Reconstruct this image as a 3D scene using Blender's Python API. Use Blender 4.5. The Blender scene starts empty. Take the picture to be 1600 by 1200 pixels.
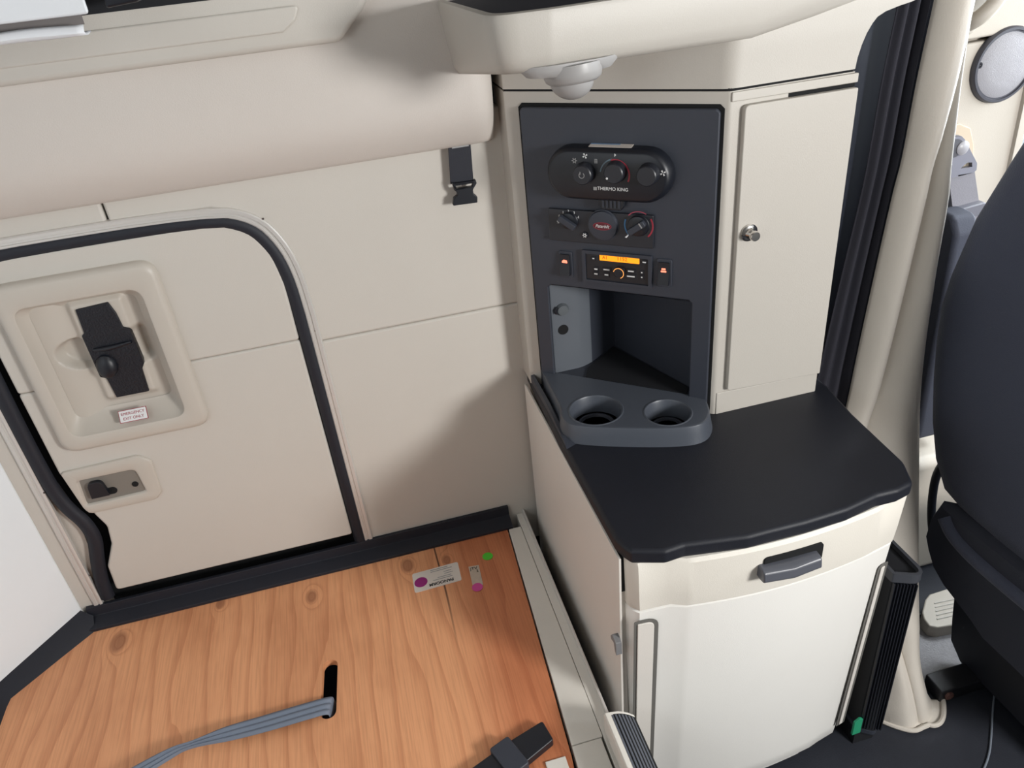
import bpy, bmesh, math, random
from mathutils import Vector, Matrix
from mathutils.geometry import tessellate_polygon
random.seed(4)
SC = bpy.context.scene
COL = SC.collection
H = 1.83                      # eye height above the cab floor; heights below are given relative to the eye
# ------------------------------------------------------------------ camera
CAMX = Vector((0.96431511, -0.20695091, 0.16512929))
CAMY = Vector((-0.24802527, -0.48792681, 0.83690555))
CAMZ = Vector((0.09262735, 0.84799691, 0.52184425))
R3 = Matrix(((0.96431511, -0.20695091, 0.16512929), (-0.24802527, -0.48792681, 0.83690555), (0.0, 0.0, 0.0)))
_X = Vector((0.96431511, -0.20695091, 0.16512929))       # world x in camera axes (right, down, forward)
_Y = Vector((-0.24802527, -0.48792681, 0.83690555))
_Z = Vector((-0.09262735, -0.84799691, -0.52184425))
EYE = Vector((0, -1.58, 0))
right = Vector((_X.x, _Y.x, _Z.x)); down = Vector((_X.y, _Y.y, _Z.y)); fwd = Vector((_X.z, _Y.z, _Z.z))
cam = bpy.data.cameras.new('camera'); co = bpy.data.objects.new('camera', cam); COL.objects.link(co)
m = Matrix((right, -down, -fwd)).transposed().to_4x4()
m.translation = EYE + Vector((0, 0, H))
co.matrix_world = m
cam.sensor_width = 36; cam.lens = 36 * 1200 / 1600; cam.clip_start = 0.02
SC.camera = co
# ------------------------------------------------------------------ sky, daylight through the cab windows, an added rear fill, exposure
SC.view_settings.view_transform = 'Standard'; SC.view_settings.look = 'None'
SC.view_settings.gamma = 1; SC.view_settings.use_curve_mapping = False
SC.view_settings.exposure = 0.0
w = bpy.data.worlds.new('sky'); SC.world = w; w.use_nodes = True
w.node_tree.nodes['Background'].inputs[0].default_value = (0.86, 0.93, 1.0, 1)
w.node_tree.nodes['Background'].inputs[1].default_value = 0.95
def window_light(name, loc, target, sx, sy, power, color):
    l = bpy.data.lights.new(name, 'AREA'); l.shape = 'RECTANGLE'; l.size = sx; l.size_y = sy
    l.energy = power; l.color = color
    o = bpy.data.objects.new(name, l); COL.objects.link(o)
    o.location = Vector(loc) + Vector((0, 0, H))
    d = Vector(target) - Vector(loc)
    o.rotation_euler = d.to_track_quat('-Z', 'Y').to_euler()
    return o
window_light('daylight_passenger_window', (1.70, -2.38, -0.18), (0.3, -0.1, -0.9), 0.48, 0.42, 53, (1.0, 0.985, 0.96))
window_light('daylight_windshield', (2.72, -1.15, -0.15), (0.9, -0.7, -0.8), 1.7, 0.6, 32, (0.88, 0.95, 1.0))
window_light('daylight_driver_window', (2.05, -0.02, -0.42), (1.3, -1.2, -1.0), 0.6, 0.55, 24, (0.88, 0.95, 1.0))
window_light('daylight_rear_window', (-0.95, -1.65, -0.02), (0.4, -0.6, -1.0), 0.55, 0.45, 3.2, (0.88, 0.95, 1.0))  # added fill from an unseen opening, lifts the side panel and rail

# ------------------------------------------------------------------ helpers
def ray(px, py):
    return right * (px - 800) + down * (py - 600) + fwd * 1200
AX = {'x': 0, 'y': 1, 'z': 2}
def at(px, py, axis, val):
    d = ray(px, py); i = AX[axis]
    return EYE + d * ((val - EYE[i]) / d[i])
def on_plane(px, py, A, n):
    d = ray(px, py)
    return EYE + d * ((A - EYE).dot(n) / d.dot(n))
class Face:
    """a flat face of a piece of furniture: origin, across, up, outward"""
    def __init__(s, o, u, v):
        s.o = Vector(o); s.u = Vector(u).normalized(); s.v = Vector(v).normalized(); s.n = s.u.cross(s.v).normalized()
    def p(s, a, b, off=0.0): return s.o + s.u * a + s.v * b + s.n * off
    def uv(s, px, py, off=0.0):
        q = on_plane(px, py, s.o + s.n * off, s.n) - s.o
        return q.dot(s.u), q.dot(s.v)
    def q(s, px, py, off=0.0, lift=0.0):
        a, b = s.uv(px, py, off); return s.p(a, b, off + lift)
def lin(c):
    f = lambda v: v / 12.92 if v <= 0.04045 else ((v + 0.055) / 1.055) ** 2.4
    return tuple(f(v / 255) for v in c) + (1,)
def mat(name, rgb, rough=0.5, metal=0.0, bump=0.0, bscale=400, var=0.0, vscale=6, emit=None, spec=0.5, sheen=0, coat=0):
    m = bpy.data.materials.new(name); m.use_nodes = True
    nt = m.node_tree; b = nt.nodes['Principled BSDF']
    b.inputs['Base Color'].default_value = lin(rgb); b.inputs['Roughness'].default_value = rough
    b.inputs['Metallic'].default_value = metal; b.inputs['Specular IOR Level'].default_value = spec
    if sheen: b.inputs['Sheen Weight'].default_value = sheen; b.inputs['Sheen Roughness'].default_value = .4
    if emit:
        b.inputs['Emission Color'].default_value = lin(rgb); b.inputs['Emission Strength'].default_value = emit
    tc = nt.nodes.new('ShaderNodeTexCoord')
    if bump:
        n = nt.nodes.new('ShaderNodeTexNoise'); n.inputs['Scale'].default_value = bscale; n.inputs['Detail'].default_value = 3
        nt.links.new(tc.outputs['Object'], n.inputs['Vector'])
        bp = nt.nodes.new('ShaderNodeBump'); bp.inputs['Strength'].default_value = bump; bp.inputs['Distance'].default_value = 0.002
        nt.links.new(n.outputs['Fac'], bp.inputs['Height']); nt.links.new(bp.outputs['Normal'], b.inputs['Normal'])
    if var:
        n = nt.nodes.new('ShaderNodeTexNoise'); n.inputs['Scale'].default_value = vscale; n.inputs['Detail'].default_value = 5
        nt.links.new(tc.outputs['Object'], n.inputs['Vector'])
        mx = nt.nodes.new('ShaderNodeMix'); mx.data_type = 'RGBA'
        c = lin(rgb)
        mx.inputs[6].default_value = tuple(max(0, v * (1 - var)) for v in c[:3]) + (1,)
        mx.inputs[7].default_value = tuple(min(1, v * (1 + var)) for v in c[:3]) + (1,)
        nt.links.new(n.outputs['Fac'], mx.inputs[0]); nt.links.new(mx.outputs[2], b.inputs['Base Color'])
    return m
class MB:
    def __init__(s): s.v = []; s.f = []
    def add(s, vs, fs):
        k = len(s.v); s.v += [tuple(v) for v in vs]; s.f += [tuple(i + k for i in f) for f in fs]; return s
    def box(s, x0, x1, y0, y1, z0, z1):
        v = [(x, y, z) for z in (z0, z1) for y in (y0, y1) for x in (x0, x1)]
        return s.add(v, [(0, 2, 3, 1), (4, 5, 7, 6), (0, 1, 5, 4), (2, 6, 7, 3), (0, 4, 6, 2), (1, 3, 7, 5)])
    def obox(s, F, u0, u1, v0, v1, o0, o1):
        v = [F.p(a, b, c) for c in (o0, o1) for b in (v0, v1) for a in (u0, u1)]
        return s.add(v, [(0, 2, 3, 1), (4, 5, 7, 6), (0, 1, 5, 4), (2, 6, 7, 3), (0, 4, 6, 2), (1, 3, 7, 5)])
    def prism(s, pts, vec, holes=()):
        """flat outline with optional holes, extruded along vec"""
        loops = [[Vector(p) for p in pts]] + [[Vector(p) for p in h] for h in holes]
        vec = Vector(vec)
        flat = [p for l in loops for p in l]
        n = len(flat)
        tris = tessellate_polygon(loops) if holes else [tuple(range(n))]
        fs = [tuple(t) for t in tris] + [tuple(i + n for i in reversed(t)) for t in tris]
        k = 0
        for l in loops:
            c = len(l)
            for i in range(c):
                a, b = k + i, k + (i + 1) % c
                fs.append((a, b, b + n, a + n))
            k += c
        return s.add(flat + [p + vec for p in flat], fs)
    def loft(s, rings, cap0=True, cap1=True, closed=True):
        n = len(rings[0]); vs = [p for r in rings for p in r]; fs = []
        for i in range(len(rings) - 1):
            for j in range(n if closed else n - 1):
                a = i * n + j; b = i * n + (j + 1) % n
                fs.append((a, b, b + n, a + n))
        if cap0: fs.append(tuple(range(n - 1, -1, -1)))
        if cap1: fs.append(tuple((len(rings) - 1) * n + j for j in range(n)))
        return s.add(vs, fs)
    def lathe(s, prof, o, axis, n=32, cap0=True, cap1=True):
        o = Vector(o); a = Vector(axis).normalized()
        t = a.orthogonal().normalized(); b = a.cross(t)
        rings = [[o + a * h + (t * math.cos(2 * math.pi * k / n) + b * math.sin(2 * math.pi * k / n)) * r for k in range(n)] for r, h in prof]
        return s.loft(rings, cap0, cap1)
    def tube(s, path, r, n=10, cap=True):
        path = [Vector(p) for p in path]; rings = []
        rr = r if isinstance(r, (list, tuple)) else [r] * len(path)
        d = (path[1] - path[0]).normalized(); t = d.orthogonal().normalized()
        for i, p in enumerate(path):
            d = (path[min(i + 1, len(path) - 1)] - path[max(i - 1, 0)]).normalized()
            t = (t - d * t.dot(d)).normalized(); b = d.cross(t)
            rings.append([p + (t * math.cos(2 * math.pi * k / n) + b * math.sin(2 * math.pi * k / n)) * rr[i] for k in range(n)])
        return s.loft(rings, cap, cap)
    def sweep(s, path, prof, n, closed=False, capped=True):
        """prof: (sideways, along n) pairs swept along a path lying in the plane with normal n"""
        path = [Vector(p) for p in path]; n = Vector(n).normalized(); rings = []
        for i, p in enumerate(path):
            a = path[(i - 1) % len(path)] if closed else path[max(i - 1, 0)]
            b = path[(i + 1) % len(path)] if closed else path[min(i + 1, len(path) - 1)]
            d = (b - a).normalized(); sd = d.cross(n).normalized()
            rings.append([p + sd * q + n * h for q, h in prof])
        if closed: rings.append(rings[0])
        return s.loft(rings, capped and not closed, capped and not closed, True)
    def grid(s, fn, nu, nv):
        vs = [fn(i / nu, j / nv) for j in range(nv + 1) for i in range(nu + 1)]
        fs = [(j * (nu + 1) + i, j * (nu + 1) + i + 1, (j + 1) * (nu + 1) + i + 1, (j + 1) * (nu + 1) + i) for j in range(nv) for i in range(nu)]
        return s.add(vs, fs)
    def build(s, name, m, parent=None, bevel=0, seg=2, smooth=True, label=None, subsurf=0, solid=0, fix=True):
        me = bpy.data.meshes.new(name)
        me.from_pydata([(x, y, z + H) for x, y, z in s.v], [], s.f)
        bm = bmesh.new(); bm.from_mesh(me)
        bmesh.ops.remove_doubles(bm, verts=bm.verts, dist=1e-6)
        if fix: bmesh.ops.recalc_face_normals(bm, faces=bm.faces)
        bm.to_mesh(me); bm.free()
        me.materials.append(m)
        o = bpy.data.objects.new(name, me); COL.objects.link(o)
        if smooth:
            for p in me.polygons: p.use_smooth = True
            if not bevel and not subsurf: me.set_sharp_from_angle(angle=math.radians(38))
        if solid:
            q = o.modifiers.new('solid', 'SOLIDIFY'); q.thickness = solid; q.offset = 0
        if bevel:
            q = o.modifiers.new('bevel', 'BEVEL'); q.width = bevel; q.segments = seg; q.limit_method = 'ANGLE'
            q.angle_limit = math.radians(40); q.harden_normals = True
        if subsurf:
            q = o.modifiers.new('sub', 'SUBSURF'); q.levels = subsurf; q.render_levels = subsurf
        if parent is not None:
            o.parent = parent
            if parent.type == 'EMPTY': o.matrix_parent_inverse = Matrix.Translation(-parent.location)
        if label: o['label'] = label
        return o
def thing(name, loc, label, cat, group=None):
    o = bpy.data.objects.new(name, None); COL.objects.link(o)
    o.empty_display_size = 0.05
    o.location = Vector(loc) + Vector((0, 0, H)); o['label'] = label; o['category'] = cat
    if group: o['group'] = group
    return o
def tag(o, label, cat, group=None):
    o['label'] = label; o['category'] = cat
    if group: o['group'] = group
    return o
def struct(o, label=None, cat=None):
    o['kind'] = 'structure'
    if label: o['label'] = label
    if cat: o['category'] = cat
    return o
def rpoly(pts, rad, seg=5):
    """round the corners of a closed 2-D polygon; rad one value or one per corner"""
    out = []; n = len(pts)
    for i, p in enumerate(pts):
        r = rad[i] if isinstance(rad, (list, tuple)) else rad
        p = Vector(p); a = Vector(pts[i - 1]) - p; b = Vector(pts[(i + 1) % n]) - p
        if r <= 0 or a.length < 1e-6 or b.length < 1e-6: out.append(tuple(p)); continue
        an = a.angle(b)
        if an > math.radians(175): out.append(tuple(p)); continue
        d = min(r / math.tan(an / 2), a.length * .48, b.length * .48)
        p0 = p + a.normalized() * d; p1 = p + b.normalized() * d
        for k in range(seg + 1):
            t = k / seg; out.append(tuple(p0 * (1 - t) ** 2 + p * 2 * t * (1 - t) + p1 * t ** 2))
    return out
def rrect(x0, x1, z0, z1, r, seg=6):
    return rpoly([(x0, z0), (x1, z0), (x1, z1), (x0, z1)], r, seg)
def stadium(cx, cz, hw, hh, n=14):
    out = []
    for k in range(n + 1):
        a = -math.pi / 2 + math.pi * k / n; out.append((cx + hw - hh + hh * math.cos(a), cz + hh * math.sin(a)))
    for k in range(n + 1):
        a = math.pi / 2 + math.pi * k / n; out.append((cx - hw + hh + hh * math.cos(a), cz + hh * math.sin(a)))
    return out
def circle(cx, cz, r, n=28, rz=None):
    return [(cx + r * math.cos(2 * math.pi * k / n), cz + (rz or r) * math.sin(2 * math.pi * k / n)) for k in range(n)]
def smooth_path(pts, it=2, closed=False):
    pts = [Vector(p) for p in pts]
    for _ in range(it):
        new = [] if closed else [pts[0]]
        m_ = len(pts) if closed else len(pts) - 1
        for i in range(m_):
            a, b = pts[i], pts[(i + 1) % len(pts)]
            new += [a * .75 + b * .25, a * .25 + b * .75]
        if not closed: new.append(pts[-1])
        pts = new
    return pts
def spline(keys, t):
    """smooth interpolation through (t, values...)"""
    ks = sorted(keys)
    if t <= ks[0][0]: return ks[0][1:]
    if t >= ks[-1][0]: return ks[-1][1:]
    for i in range(len(ks) - 1):
        if ks[i][0] <= t <= ks[i + 1][0]:
            f = (t - ks[i][0]) / (ks[i + 1][0] - ks[i][0])
            p0 = ks[max(i - 1, 0)]; p1 = ks[i]; p2 = ks[i + 1]; p3 = ks[min(i + 2, len(ks) - 1)]
            out = []
            for j in range(1, len(p1)):
                m1 = (p2[j] - p0[j]) / max(p2[0] - p0[0], 1e-6) * (p2[0] - p1[0])
                m2 = (p3[j] - p1[j]) / max(p3[0] - p1[0], 1e-6) * (p2[0] - p1[0])
                out.append((2 * f ** 3 - 3 * f ** 2 + 1) * p1[j] + (f ** 3 - 2 * f ** 2 + f) * m1 + (-2 * f ** 3 + 3 * f ** 2) * p2[j] + (f ** 3 - f ** 2) * m2)
            return out
def sstep(a, b, x):
    t = min(1, max(0, (x - a) / (b - a))); return t * t * (3 - 2 * t)
def text(s, F, u, v, off, size, m, parent, name='lettering', align='CENTER', rot=0, xs=1.0, shear=0, depth=0.0003, bold=0):
    c = bpy.data.curves.new(name, 'FONT'); c.body = s; c.size = size; c.align_x = align; c.align_y = 'CENTER'
    c.extrude = depth; c.shear = shear; c.offset = bold
    o = bpy.data.objects.new('tmp_text', c); COL.objects.link(o)
    bpy.context.view_layer.update()
    me = bpy.data.meshes.new_from_object(o.evaluated_get(bpy.context.evaluated_depsgraph_get()))
    bpy.data.objects.remove(o)
    cr, sr = math.cos(rot), math.sin(rot)
    for q in me.vertices:
        x, y, z = q.co.x * xs, q.co.y, q.co.z
        p = F.p(u + x * cr - y * sr, v + x * sr + y * cr, off + z); q.co = (p.x, p.y, p.z + H)
    me.name = name; me.materials.clear(); me.materials.append(m)
    o = bpy.data.objects.new(name, me); COL.objects.link(o)
    o.parent = parent
    if parent.type == 'EMPTY': o.matrix_parent_inverse = Matrix.Translation(-parent.location)
    return o
def fprism(F, pts, o0, o1, holes=()):
    return MB().prism([F.p(a, b, o0) for a, b in pts], F.n * (o1 - o0), [[F.p(a, b, o0) for a, b in h] for h in holes])
def arc_band(F, cu, cv, r0, r1, a0, a1, off, n=20):
    p = [(cu + r1 * math.cos(a0 + (a1 - a0) * k / n), cv + r1 * math.sin(a0 + (a1 - a0) * k / n)) for k in range(n + 1)]
    p += [(cu + r0 * math.cos(a1 + (a0 - a1) * k / n), cv + r0 * math.sin(a1 + (a0 - a1) * k / n)) for k in range(n + 1)]
    return fprism(F, p, off, off + .0004)
WALL = Face((0, 0, 0), (1, 0, 0), (0, 0, 1))            # outward normal is -y
def wallpx(px, py, y=0.0):
    q = at(px, py, 'y', y); return (q.x, q.z)

# ------------------------------------------------------------------ materials
VINYL = mat('grey beige vinyl', (203, 198, 190), .55, bump=.10, bscale=500, var=.03, vscale=5)
VINYL_D = mat('beige vinyl header', (211, 204, 197), .55, bump=.16, bscale=420, var=.03, vscale=6)
SIDEP = mat('pale side panel', (222, 217, 210), .5, bump=.12, bscale=450, var=.02)
TAUPE = mat('warm grey tower plastic', (186, 181, 173), .5, bump=.12, bscale=450, var=.02)
PLAST = mat('grey beige moulded plastic', (200, 195, 187), .5, bump=.12, bscale=450, var=.02)
COOLW = mat('cool white vinyl', (236, 242, 246), .5, bump=.1, bscale=500, var=.02)
PLAST_L = mat('light grey beige plastic', (238, 236, 231), .45, bump=.10, bscale=500, var=.02)
BEZEL = mat('warm grey plastic bezel', (196, 189, 179), .42, bump=.05, bscale=500)
DARK = mat('charcoal textured plastic', (52, 56, 66), .5, bump=.10, bscale=600)
DARK_G = mat('charcoal grey tray plastic', (74, 79, 88), .40, bump=.08, bscale=600)
TOPM = mat('black textured laminate', (28, 30, 38), .5, bump=.22, bscale=700, var=.15, vscale=12, spec=.35)
BLACK = mat('black plastic', (22, 25, 33), .4)
BLACK_M = mat('matte black', (17, 19, 25), .75)
GAP = mat('black shadow gap', (9, 10, 13), .9)
RUBBER = mat('black rubber', (27, 30, 40), .6, bump=.15, bscale=300)
ALU = mat('brushed aluminium', (214, 211, 207), .36, metal=.3)
PAINT = mat('painted steel frame', (222, 218, 210), .5, bump=.1, bscale=300, var=.05, vscale=10)
CHROME = mat('chrome', (215, 212, 208), .15, metal=1)
WHITE = mat('white print', (225, 226, 226), .5)
OFFW = mat('white label paper', (222, 214, 206), .55)
RED = mat('red print', (158, 44, 62), .5)
BLUE = mat('blue print', (62, 118, 165), .5)
AMBER = mat('amber lit display', (255, 150, 22), .5, emit=1.0)
AMBER_D = mat('dark display segments', (180, 92, 10), .6)
ORANGE = mat('lit orange icon', (255, 140, 110), .5, emit=1.2)
GREYTX = mat('pale grey print', (150, 150, 150), .5)
BLACKTX = mat('black print', (35, 33, 38), .6)
MAGENTA = mat('purple sticker dot', (150, 30, 120), .4)
PINK = mat('pink sticker dot', (205, 75, 150), .45)
GREEN = mat('green sticker dot', (85, 205, 55), .5)
TEAL = mat('green tag', (40, 150, 110), .5)
FABRIC = mat('dark seat fabric', (80, 85, 103), .9, bump=.5, bscale=420, sheen=.25)
FABRIC2 = mat('darker seat trim', (56, 59, 71), .8, bump=.3, bscale=300)
CURT = mat('grey vinyl curtain', (207, 200, 190), .5, bump=.2, bscale=380)
LINER = mat('dark curtain liner', (42, 42, 52), .85, bump=.2, bscale=350)
WEB = mat('black webbing', (38, 40, 49), .75, bump=.3, bscale=500)
WEB_L = mat('slate grey webbing', (112, 122, 138), .6, bump=.3, bscale=400)
BELT = mat('grey seat belt webbing', (128, 126, 132), .75, bump=.3, bscale=400)
CARPET = mat('grey carpet', (150, 148, 150), .95, bump=.9, bscale=260, var=.25, vscale=120)
MATM = mat('black floor mat', (38, 41, 50), .65, bump=.3, bscale=300, var=.15, vscale=30)
GRILLE = mat('grey speaker grille', (150, 148, 152), .55, bump=.6, bscale=600)
CABIN = mat('cream cab trim', (190, 182, 170), .55, bump=.12, bscale=420)
CLOTH = mat('white cloth', (226, 228, 232), .8, bump=.1, bscale=200)
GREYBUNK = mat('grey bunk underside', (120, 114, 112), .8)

# plywood: growth rings stretched along the grain (y), knots, a filler stripe and a redder shade painted over the right side
def plywood():
    m = bpy.data.materials.new('plywood'); m.use_nodes = True; nt = m.node_tree; L = nt.links
    b = nt.nodes['Principled BSDF']; b.inputs['Roughness'].default_value = .55
    N = nt.nodes.new
    tc = N('ShaderNodeTexCoord'); sep = N('ShaderNodeSeparateXYZ'); L.new(tc.outputs['Object'], sep.inputs[0])
    def math_(op, a, bb=None):
        q = N('ShaderNodeMath'); q.operation = op
        for i, v in enumerate((a, bb)):
            if v is None: continue
            if isinstance(v, (int, float)): q.inputs[i].default_value = v
            else: L.new(v, q.inputs[i])
        return q.outputs[0]
    def noise(sx, sy, scale, detail=4, rough=.5):
        mp = N('ShaderNodeMapping'); mp.inputs['Scale'].default_value = (sx, sy, 1); L.new(tc.outputs['Object'], mp.inputs[0])
        n = N('ShaderNodeTexNoise'); n.inputs['Scale'].default_value = scale; n.inputs['Detail'].default_value = detail
        n.inputs['Roughness'].default_value = rough
        L.new(mp.outputs[0], n.inputs['Vector']); return n.outputs['Fac']
    n1 = noise(1, .22, 5.5, 2, .5); n2 = noise(1, .12, 40, 3)
    fine = noise(1, .03, 260, 2); blot = noise(1, .5, 3, 3)
    # knots bend the rings around them
    x, y = sep.outputs[0], sep.outputs[1]
    kn = None
    for kx, ky, kr in ((-.735, -.105, .018), (-.275, -.115, .012), (-.50, -.06, .010), (.07, -.105, .010), (-.03, -.09, .014)):
        dx = math_('MULTIPLY', math_('SUBTRACT', x, kx), 1.0); dy = math_('MULTIPLY', math_('SUBTRACT', y, ky), .6)
        d2 = math_('ADD', math_('MULTIPLY', dx, dx), math_('MULTIPLY', dy, dy))
        g = math_('POWER', 2.718, math_('MULTIPLY', d2, -1 / (kr * kr * 2.2)))
        kn = g if kn is None else math_('MAXIMUM', kn, g)
    ph = math_('ADD', math_('MULTIPLY', x, 8.0), math_('MULTIPLY', n1, 1.5))
    ph = math_('ADD', ph, math_('MULTIPLY', n2, .10)); ph = math_('ADD', ph, math_('MULTIPLY', kn, 1.1))
    fr = math_('FRACT', math_('MULTIPLY', ph, 2.5))
    line = N('ShaderNodeMapRange'); line.inputs[1].default_value = .62; line.inputs[2].default_value = 1.0; line.interpolation_type = 'SMOOTHSTEP'
    L.new(fr, line.inputs[0])
    mix1 = N('ShaderNodeMix'); mix1.data_type = 'RGBA'
    mix1.inputs[6].default_value = lin((234, 168, 122)); mix1.inputs[7].default_value = lin((204, 134, 92))
    L.new(math_('MULTIPLY', line.outputs[0], .55), mix1.inputs[0])
    mix2 = N('ShaderNodeMix'); mix2.data_type = 'RGBA'; mix2.blend_type = 'MULTIPLY'
    L.new(mix1.outputs[2], mix2.inputs[6]); mix2.inputs[7].default_value = (.62, .56, .50, 1)
    L.new(math_('MULTIPLY', math_('SUBTRACT', fine, .42), 1.2), mix2.inputs[0])
    mix3 = N('ShaderNodeMix'); mix3.data_type = 'RGBA'; mix3.blend_type = 'MULTIPLY'
    L.new(mix2.outputs[2], mix3.inputs[6]); mix3.inputs[7].default_value = (.74, .56, .50, 1)
    shade_x = N('ShaderNodeMapRange'); shade_x.inputs[1].default_value = -.02; shade_x.inputs[2].default_value = .16; shade_x.interpolation_type = 'SMOOTHSTEP'  # shade on the right side painted into the wood colour
    L.new(math_('ADD', x, math_('MULTIPLY', math_('SUBTRACT', blot, .5), .25)), shade_x.inputs[0]); L.new(shade_x.outputs[0], mix3.inputs[0])
    mix4 = N('ShaderNodeMix'); mix4.data_type = 'RGBA'; L.new(mix3.outputs[2], mix4.inputs[6]); mix4.inputs[7].default_value = lin((120, 66, 44))
    kk = N('ShaderNodeMapRange'); kk.inputs[1].default_value = .45; kk.inputs[2].default_value = .75; L.new(kn, kk.inputs[0])
    L.new(math_('MULTIPLY', kk.outputs[0], .55), mix4.inputs[0])
    mo = noise(1, .45, 6, 4, .6)
    mix6 = N('ShaderNodeMix'); mix6.data_type = 'RGBA'; mix6.blend_type = 'MULTIPLY'; L.new(mix4.outputs[2], mix6.inputs[6]); mix6.inputs[7].default_value = (.70, .60, .54, 1)
    mr = N('ShaderNodeMapRange'); mr.inputs[1].default_value = .46; mr.inputs[2].default_value = .72; L.new(mo, mr.inputs[0])
    L.new(math_('MULTIPLY', mr.outputs[0], .6), mix6.inputs[0]); mix4 = mix6
    # dark check line running with the grain
    ck = math_('ABSOLUTE', math_('SUBTRACT', x, math_('ADD', .045, math_('MULTIPLY', math_('SUBTRACT', n1, .5), .05))))
    ckm = N('ShaderNodeMapRange'); ckm.inputs[1].default_value = .0032; ckm.inputs[2].default_value = .0012; L.new(ck, ckm.inputs[0])
    ylim = N('ShaderNodeMapRange'); ylim.inputs[1].default_value = -.42; ylim.inputs[2].default_value = -.2; L.new(y, ylim.inputs[0])
    mix5 = N('ShaderNodeMix'); mix5.data_type = 'RGBA'; L.new(mix4.outputs[2], mix5.inputs[6]); mix5.inputs[7].default_value = lin((78, 44, 30))
    L.new(math_('MULTIPLY', math_('MULTIPLY', ckm.outputs[0], ylim.outputs[0]), .9), mix5.inputs[0])
    L.new(mix5.outputs[2], b.inputs['Base Color'])
    bp = N('ShaderNodeBump'); bp.inputs['Strength'].default_value = .35; bp.inputs['Distance'].default_value = .001
    L.new(fine, bp.inputs['Height']); L.new(bp.outputs['Normal'], b.inputs['Normal'])
    return m
PLY = plywood()
GLASS = bpy.data.materials.new('window glass'); GLASS.use_nodes = True
_b = GLASS.node_tree.nodes['Principled BSDF']; _b.inputs['Transmission Weight'].default_value = 1
_b.inputs['Roughness'].default_value = 0; _b.inputs['IOR'].default_value = 1.02; _b.inputs['Base Color'].default_value = (.96, .98, .98, 1)

# ================================================================== THE CAB SHELL
FL = -1.83
struct(MB().box(-1.1, 2.9, -2.5, .12, FL - .05, FL).build('floor', MATM), 'black rubber floor mat of the truck cab', 'floor')
struct(MB().box(-1.1, 2.9, -2.5, .12, .50, .54).build('ceiling', mat('grey headliner', (165, 162, 157), .8)), 'pale cab ceiling overhead', 'ceiling')
wb = struct(MB().box(-1.1, 1.25, .07, .13, FL, .50).build('wall_back', GAP), 'side wall of the sleeper clad in beige vinyl panels', 'wall')
def wpanel(pts, name, parent, m=VINYL, y0=.033, y1=0.0, bevel=.007, label=None, rad=0):
    return MB().prism([(a, y0, b) for a, b in pts], (0, y1 - y0, 0)).build(name, m, parent, bevel=bevel, seg=3, label=label)
_dc = [(p.x, p.z) for p in smooth_path([(-.113, 0, -.7), (-.117, 0, -.60), (-.134, 0, -.53), (-.171, 0, -.472), (-.25, 0, -.4415)], 3)]
wpanel([(-.439, -.33), (.372, -.33), (.372, -.7713), (-.111, -.7713)] + _dc + [(-.439, -.441)], 'panel', wb)
wpanel([(-.111, -.7717), (.372, -.7717), (.372, -1.50), (-.109, -1.50)], 'panel', wb)
wpanel([(-.83, -.33), (-.443, -.33), (-.443, -.438), (-.83, -.438)], 'panel', wb)
wpanel([(-.83, -1.5), (-.83, -.43), (-.79, -.43), (-.79, -1.5)], 'panel', wb, bevel=.003)
wpanel([(-.79, -1.5), (-.79, -1.0), (-.757, -1.0), (-.743, -1.10), (-.75, -1.19), (-.762, -1.26), (-.762, -1.5)], 'panel', wb, y1=.012, bevel=.001)
# left wall: angled corner panel, then the rear wall of the sleeper, its opening added for the fill light
wl = struct(MB().box(-1.05, -.99, -1.35, -.178, FL, .5).box(-1.05, -.99, -2.5, -1.95, FL, .5).box(-1.05, -.99, -1.95, -1.35, FL, -.27).box(-1.05, -.99, -1.95, -1.35, .23, .5).build('wall_left', VINYL), 'pale rear wall of the sleeper', 'wall')
MB().prism([(-.824, -.004, -1.40), (-.978, -.176, -1.40), (-1.04, -.176, -1.40), (-.85, .03, -1.40)], (0, 0, 1.7)).build('panel', COOLW, wl, bevel=.006, label='angled corner panel')
MB().prism([(-.972, -.18, -1.39), (-.972, -1.2, -1.39), (-1.04, -1.2, -1.39), (-1.04, -.18, -1.39)], (0, 0, 1.7)).build('panel', COOLW, wl, bevel=.006)
# walls never seen in the picture, with the windows that let the daylight in
wr = MB().box(-1.1, 1.2, -2.5, -2.42, FL, .5).box(1.2, 2.9, -2.5, -2.42, FL, -.62).box(1.2, 2.9, -2.5, -2.42, .2, .5).box(2.45, 2.9, -2.5, -2.42, -.62, .2)
struct(wr.build('wall_front', mat('mid grey cab lining', (128, 126, 124), .7)), 'passenger side wall behind the camera', 'wall')
ws = MB().box(2.82, 2.9, -2.42, .12, FL, -.6).box(2.82, 2.9, -2.42, .12, .28, .5).box(2.82, 2.9, -2.42, -2.1, -.6, .28).box(2.82, 2.9, -.15, .12, -.6, .28)
struct(ws.build('wall_windshield', DARK), 'dash and windshield frame at the front of the cab', 'wall')
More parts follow.
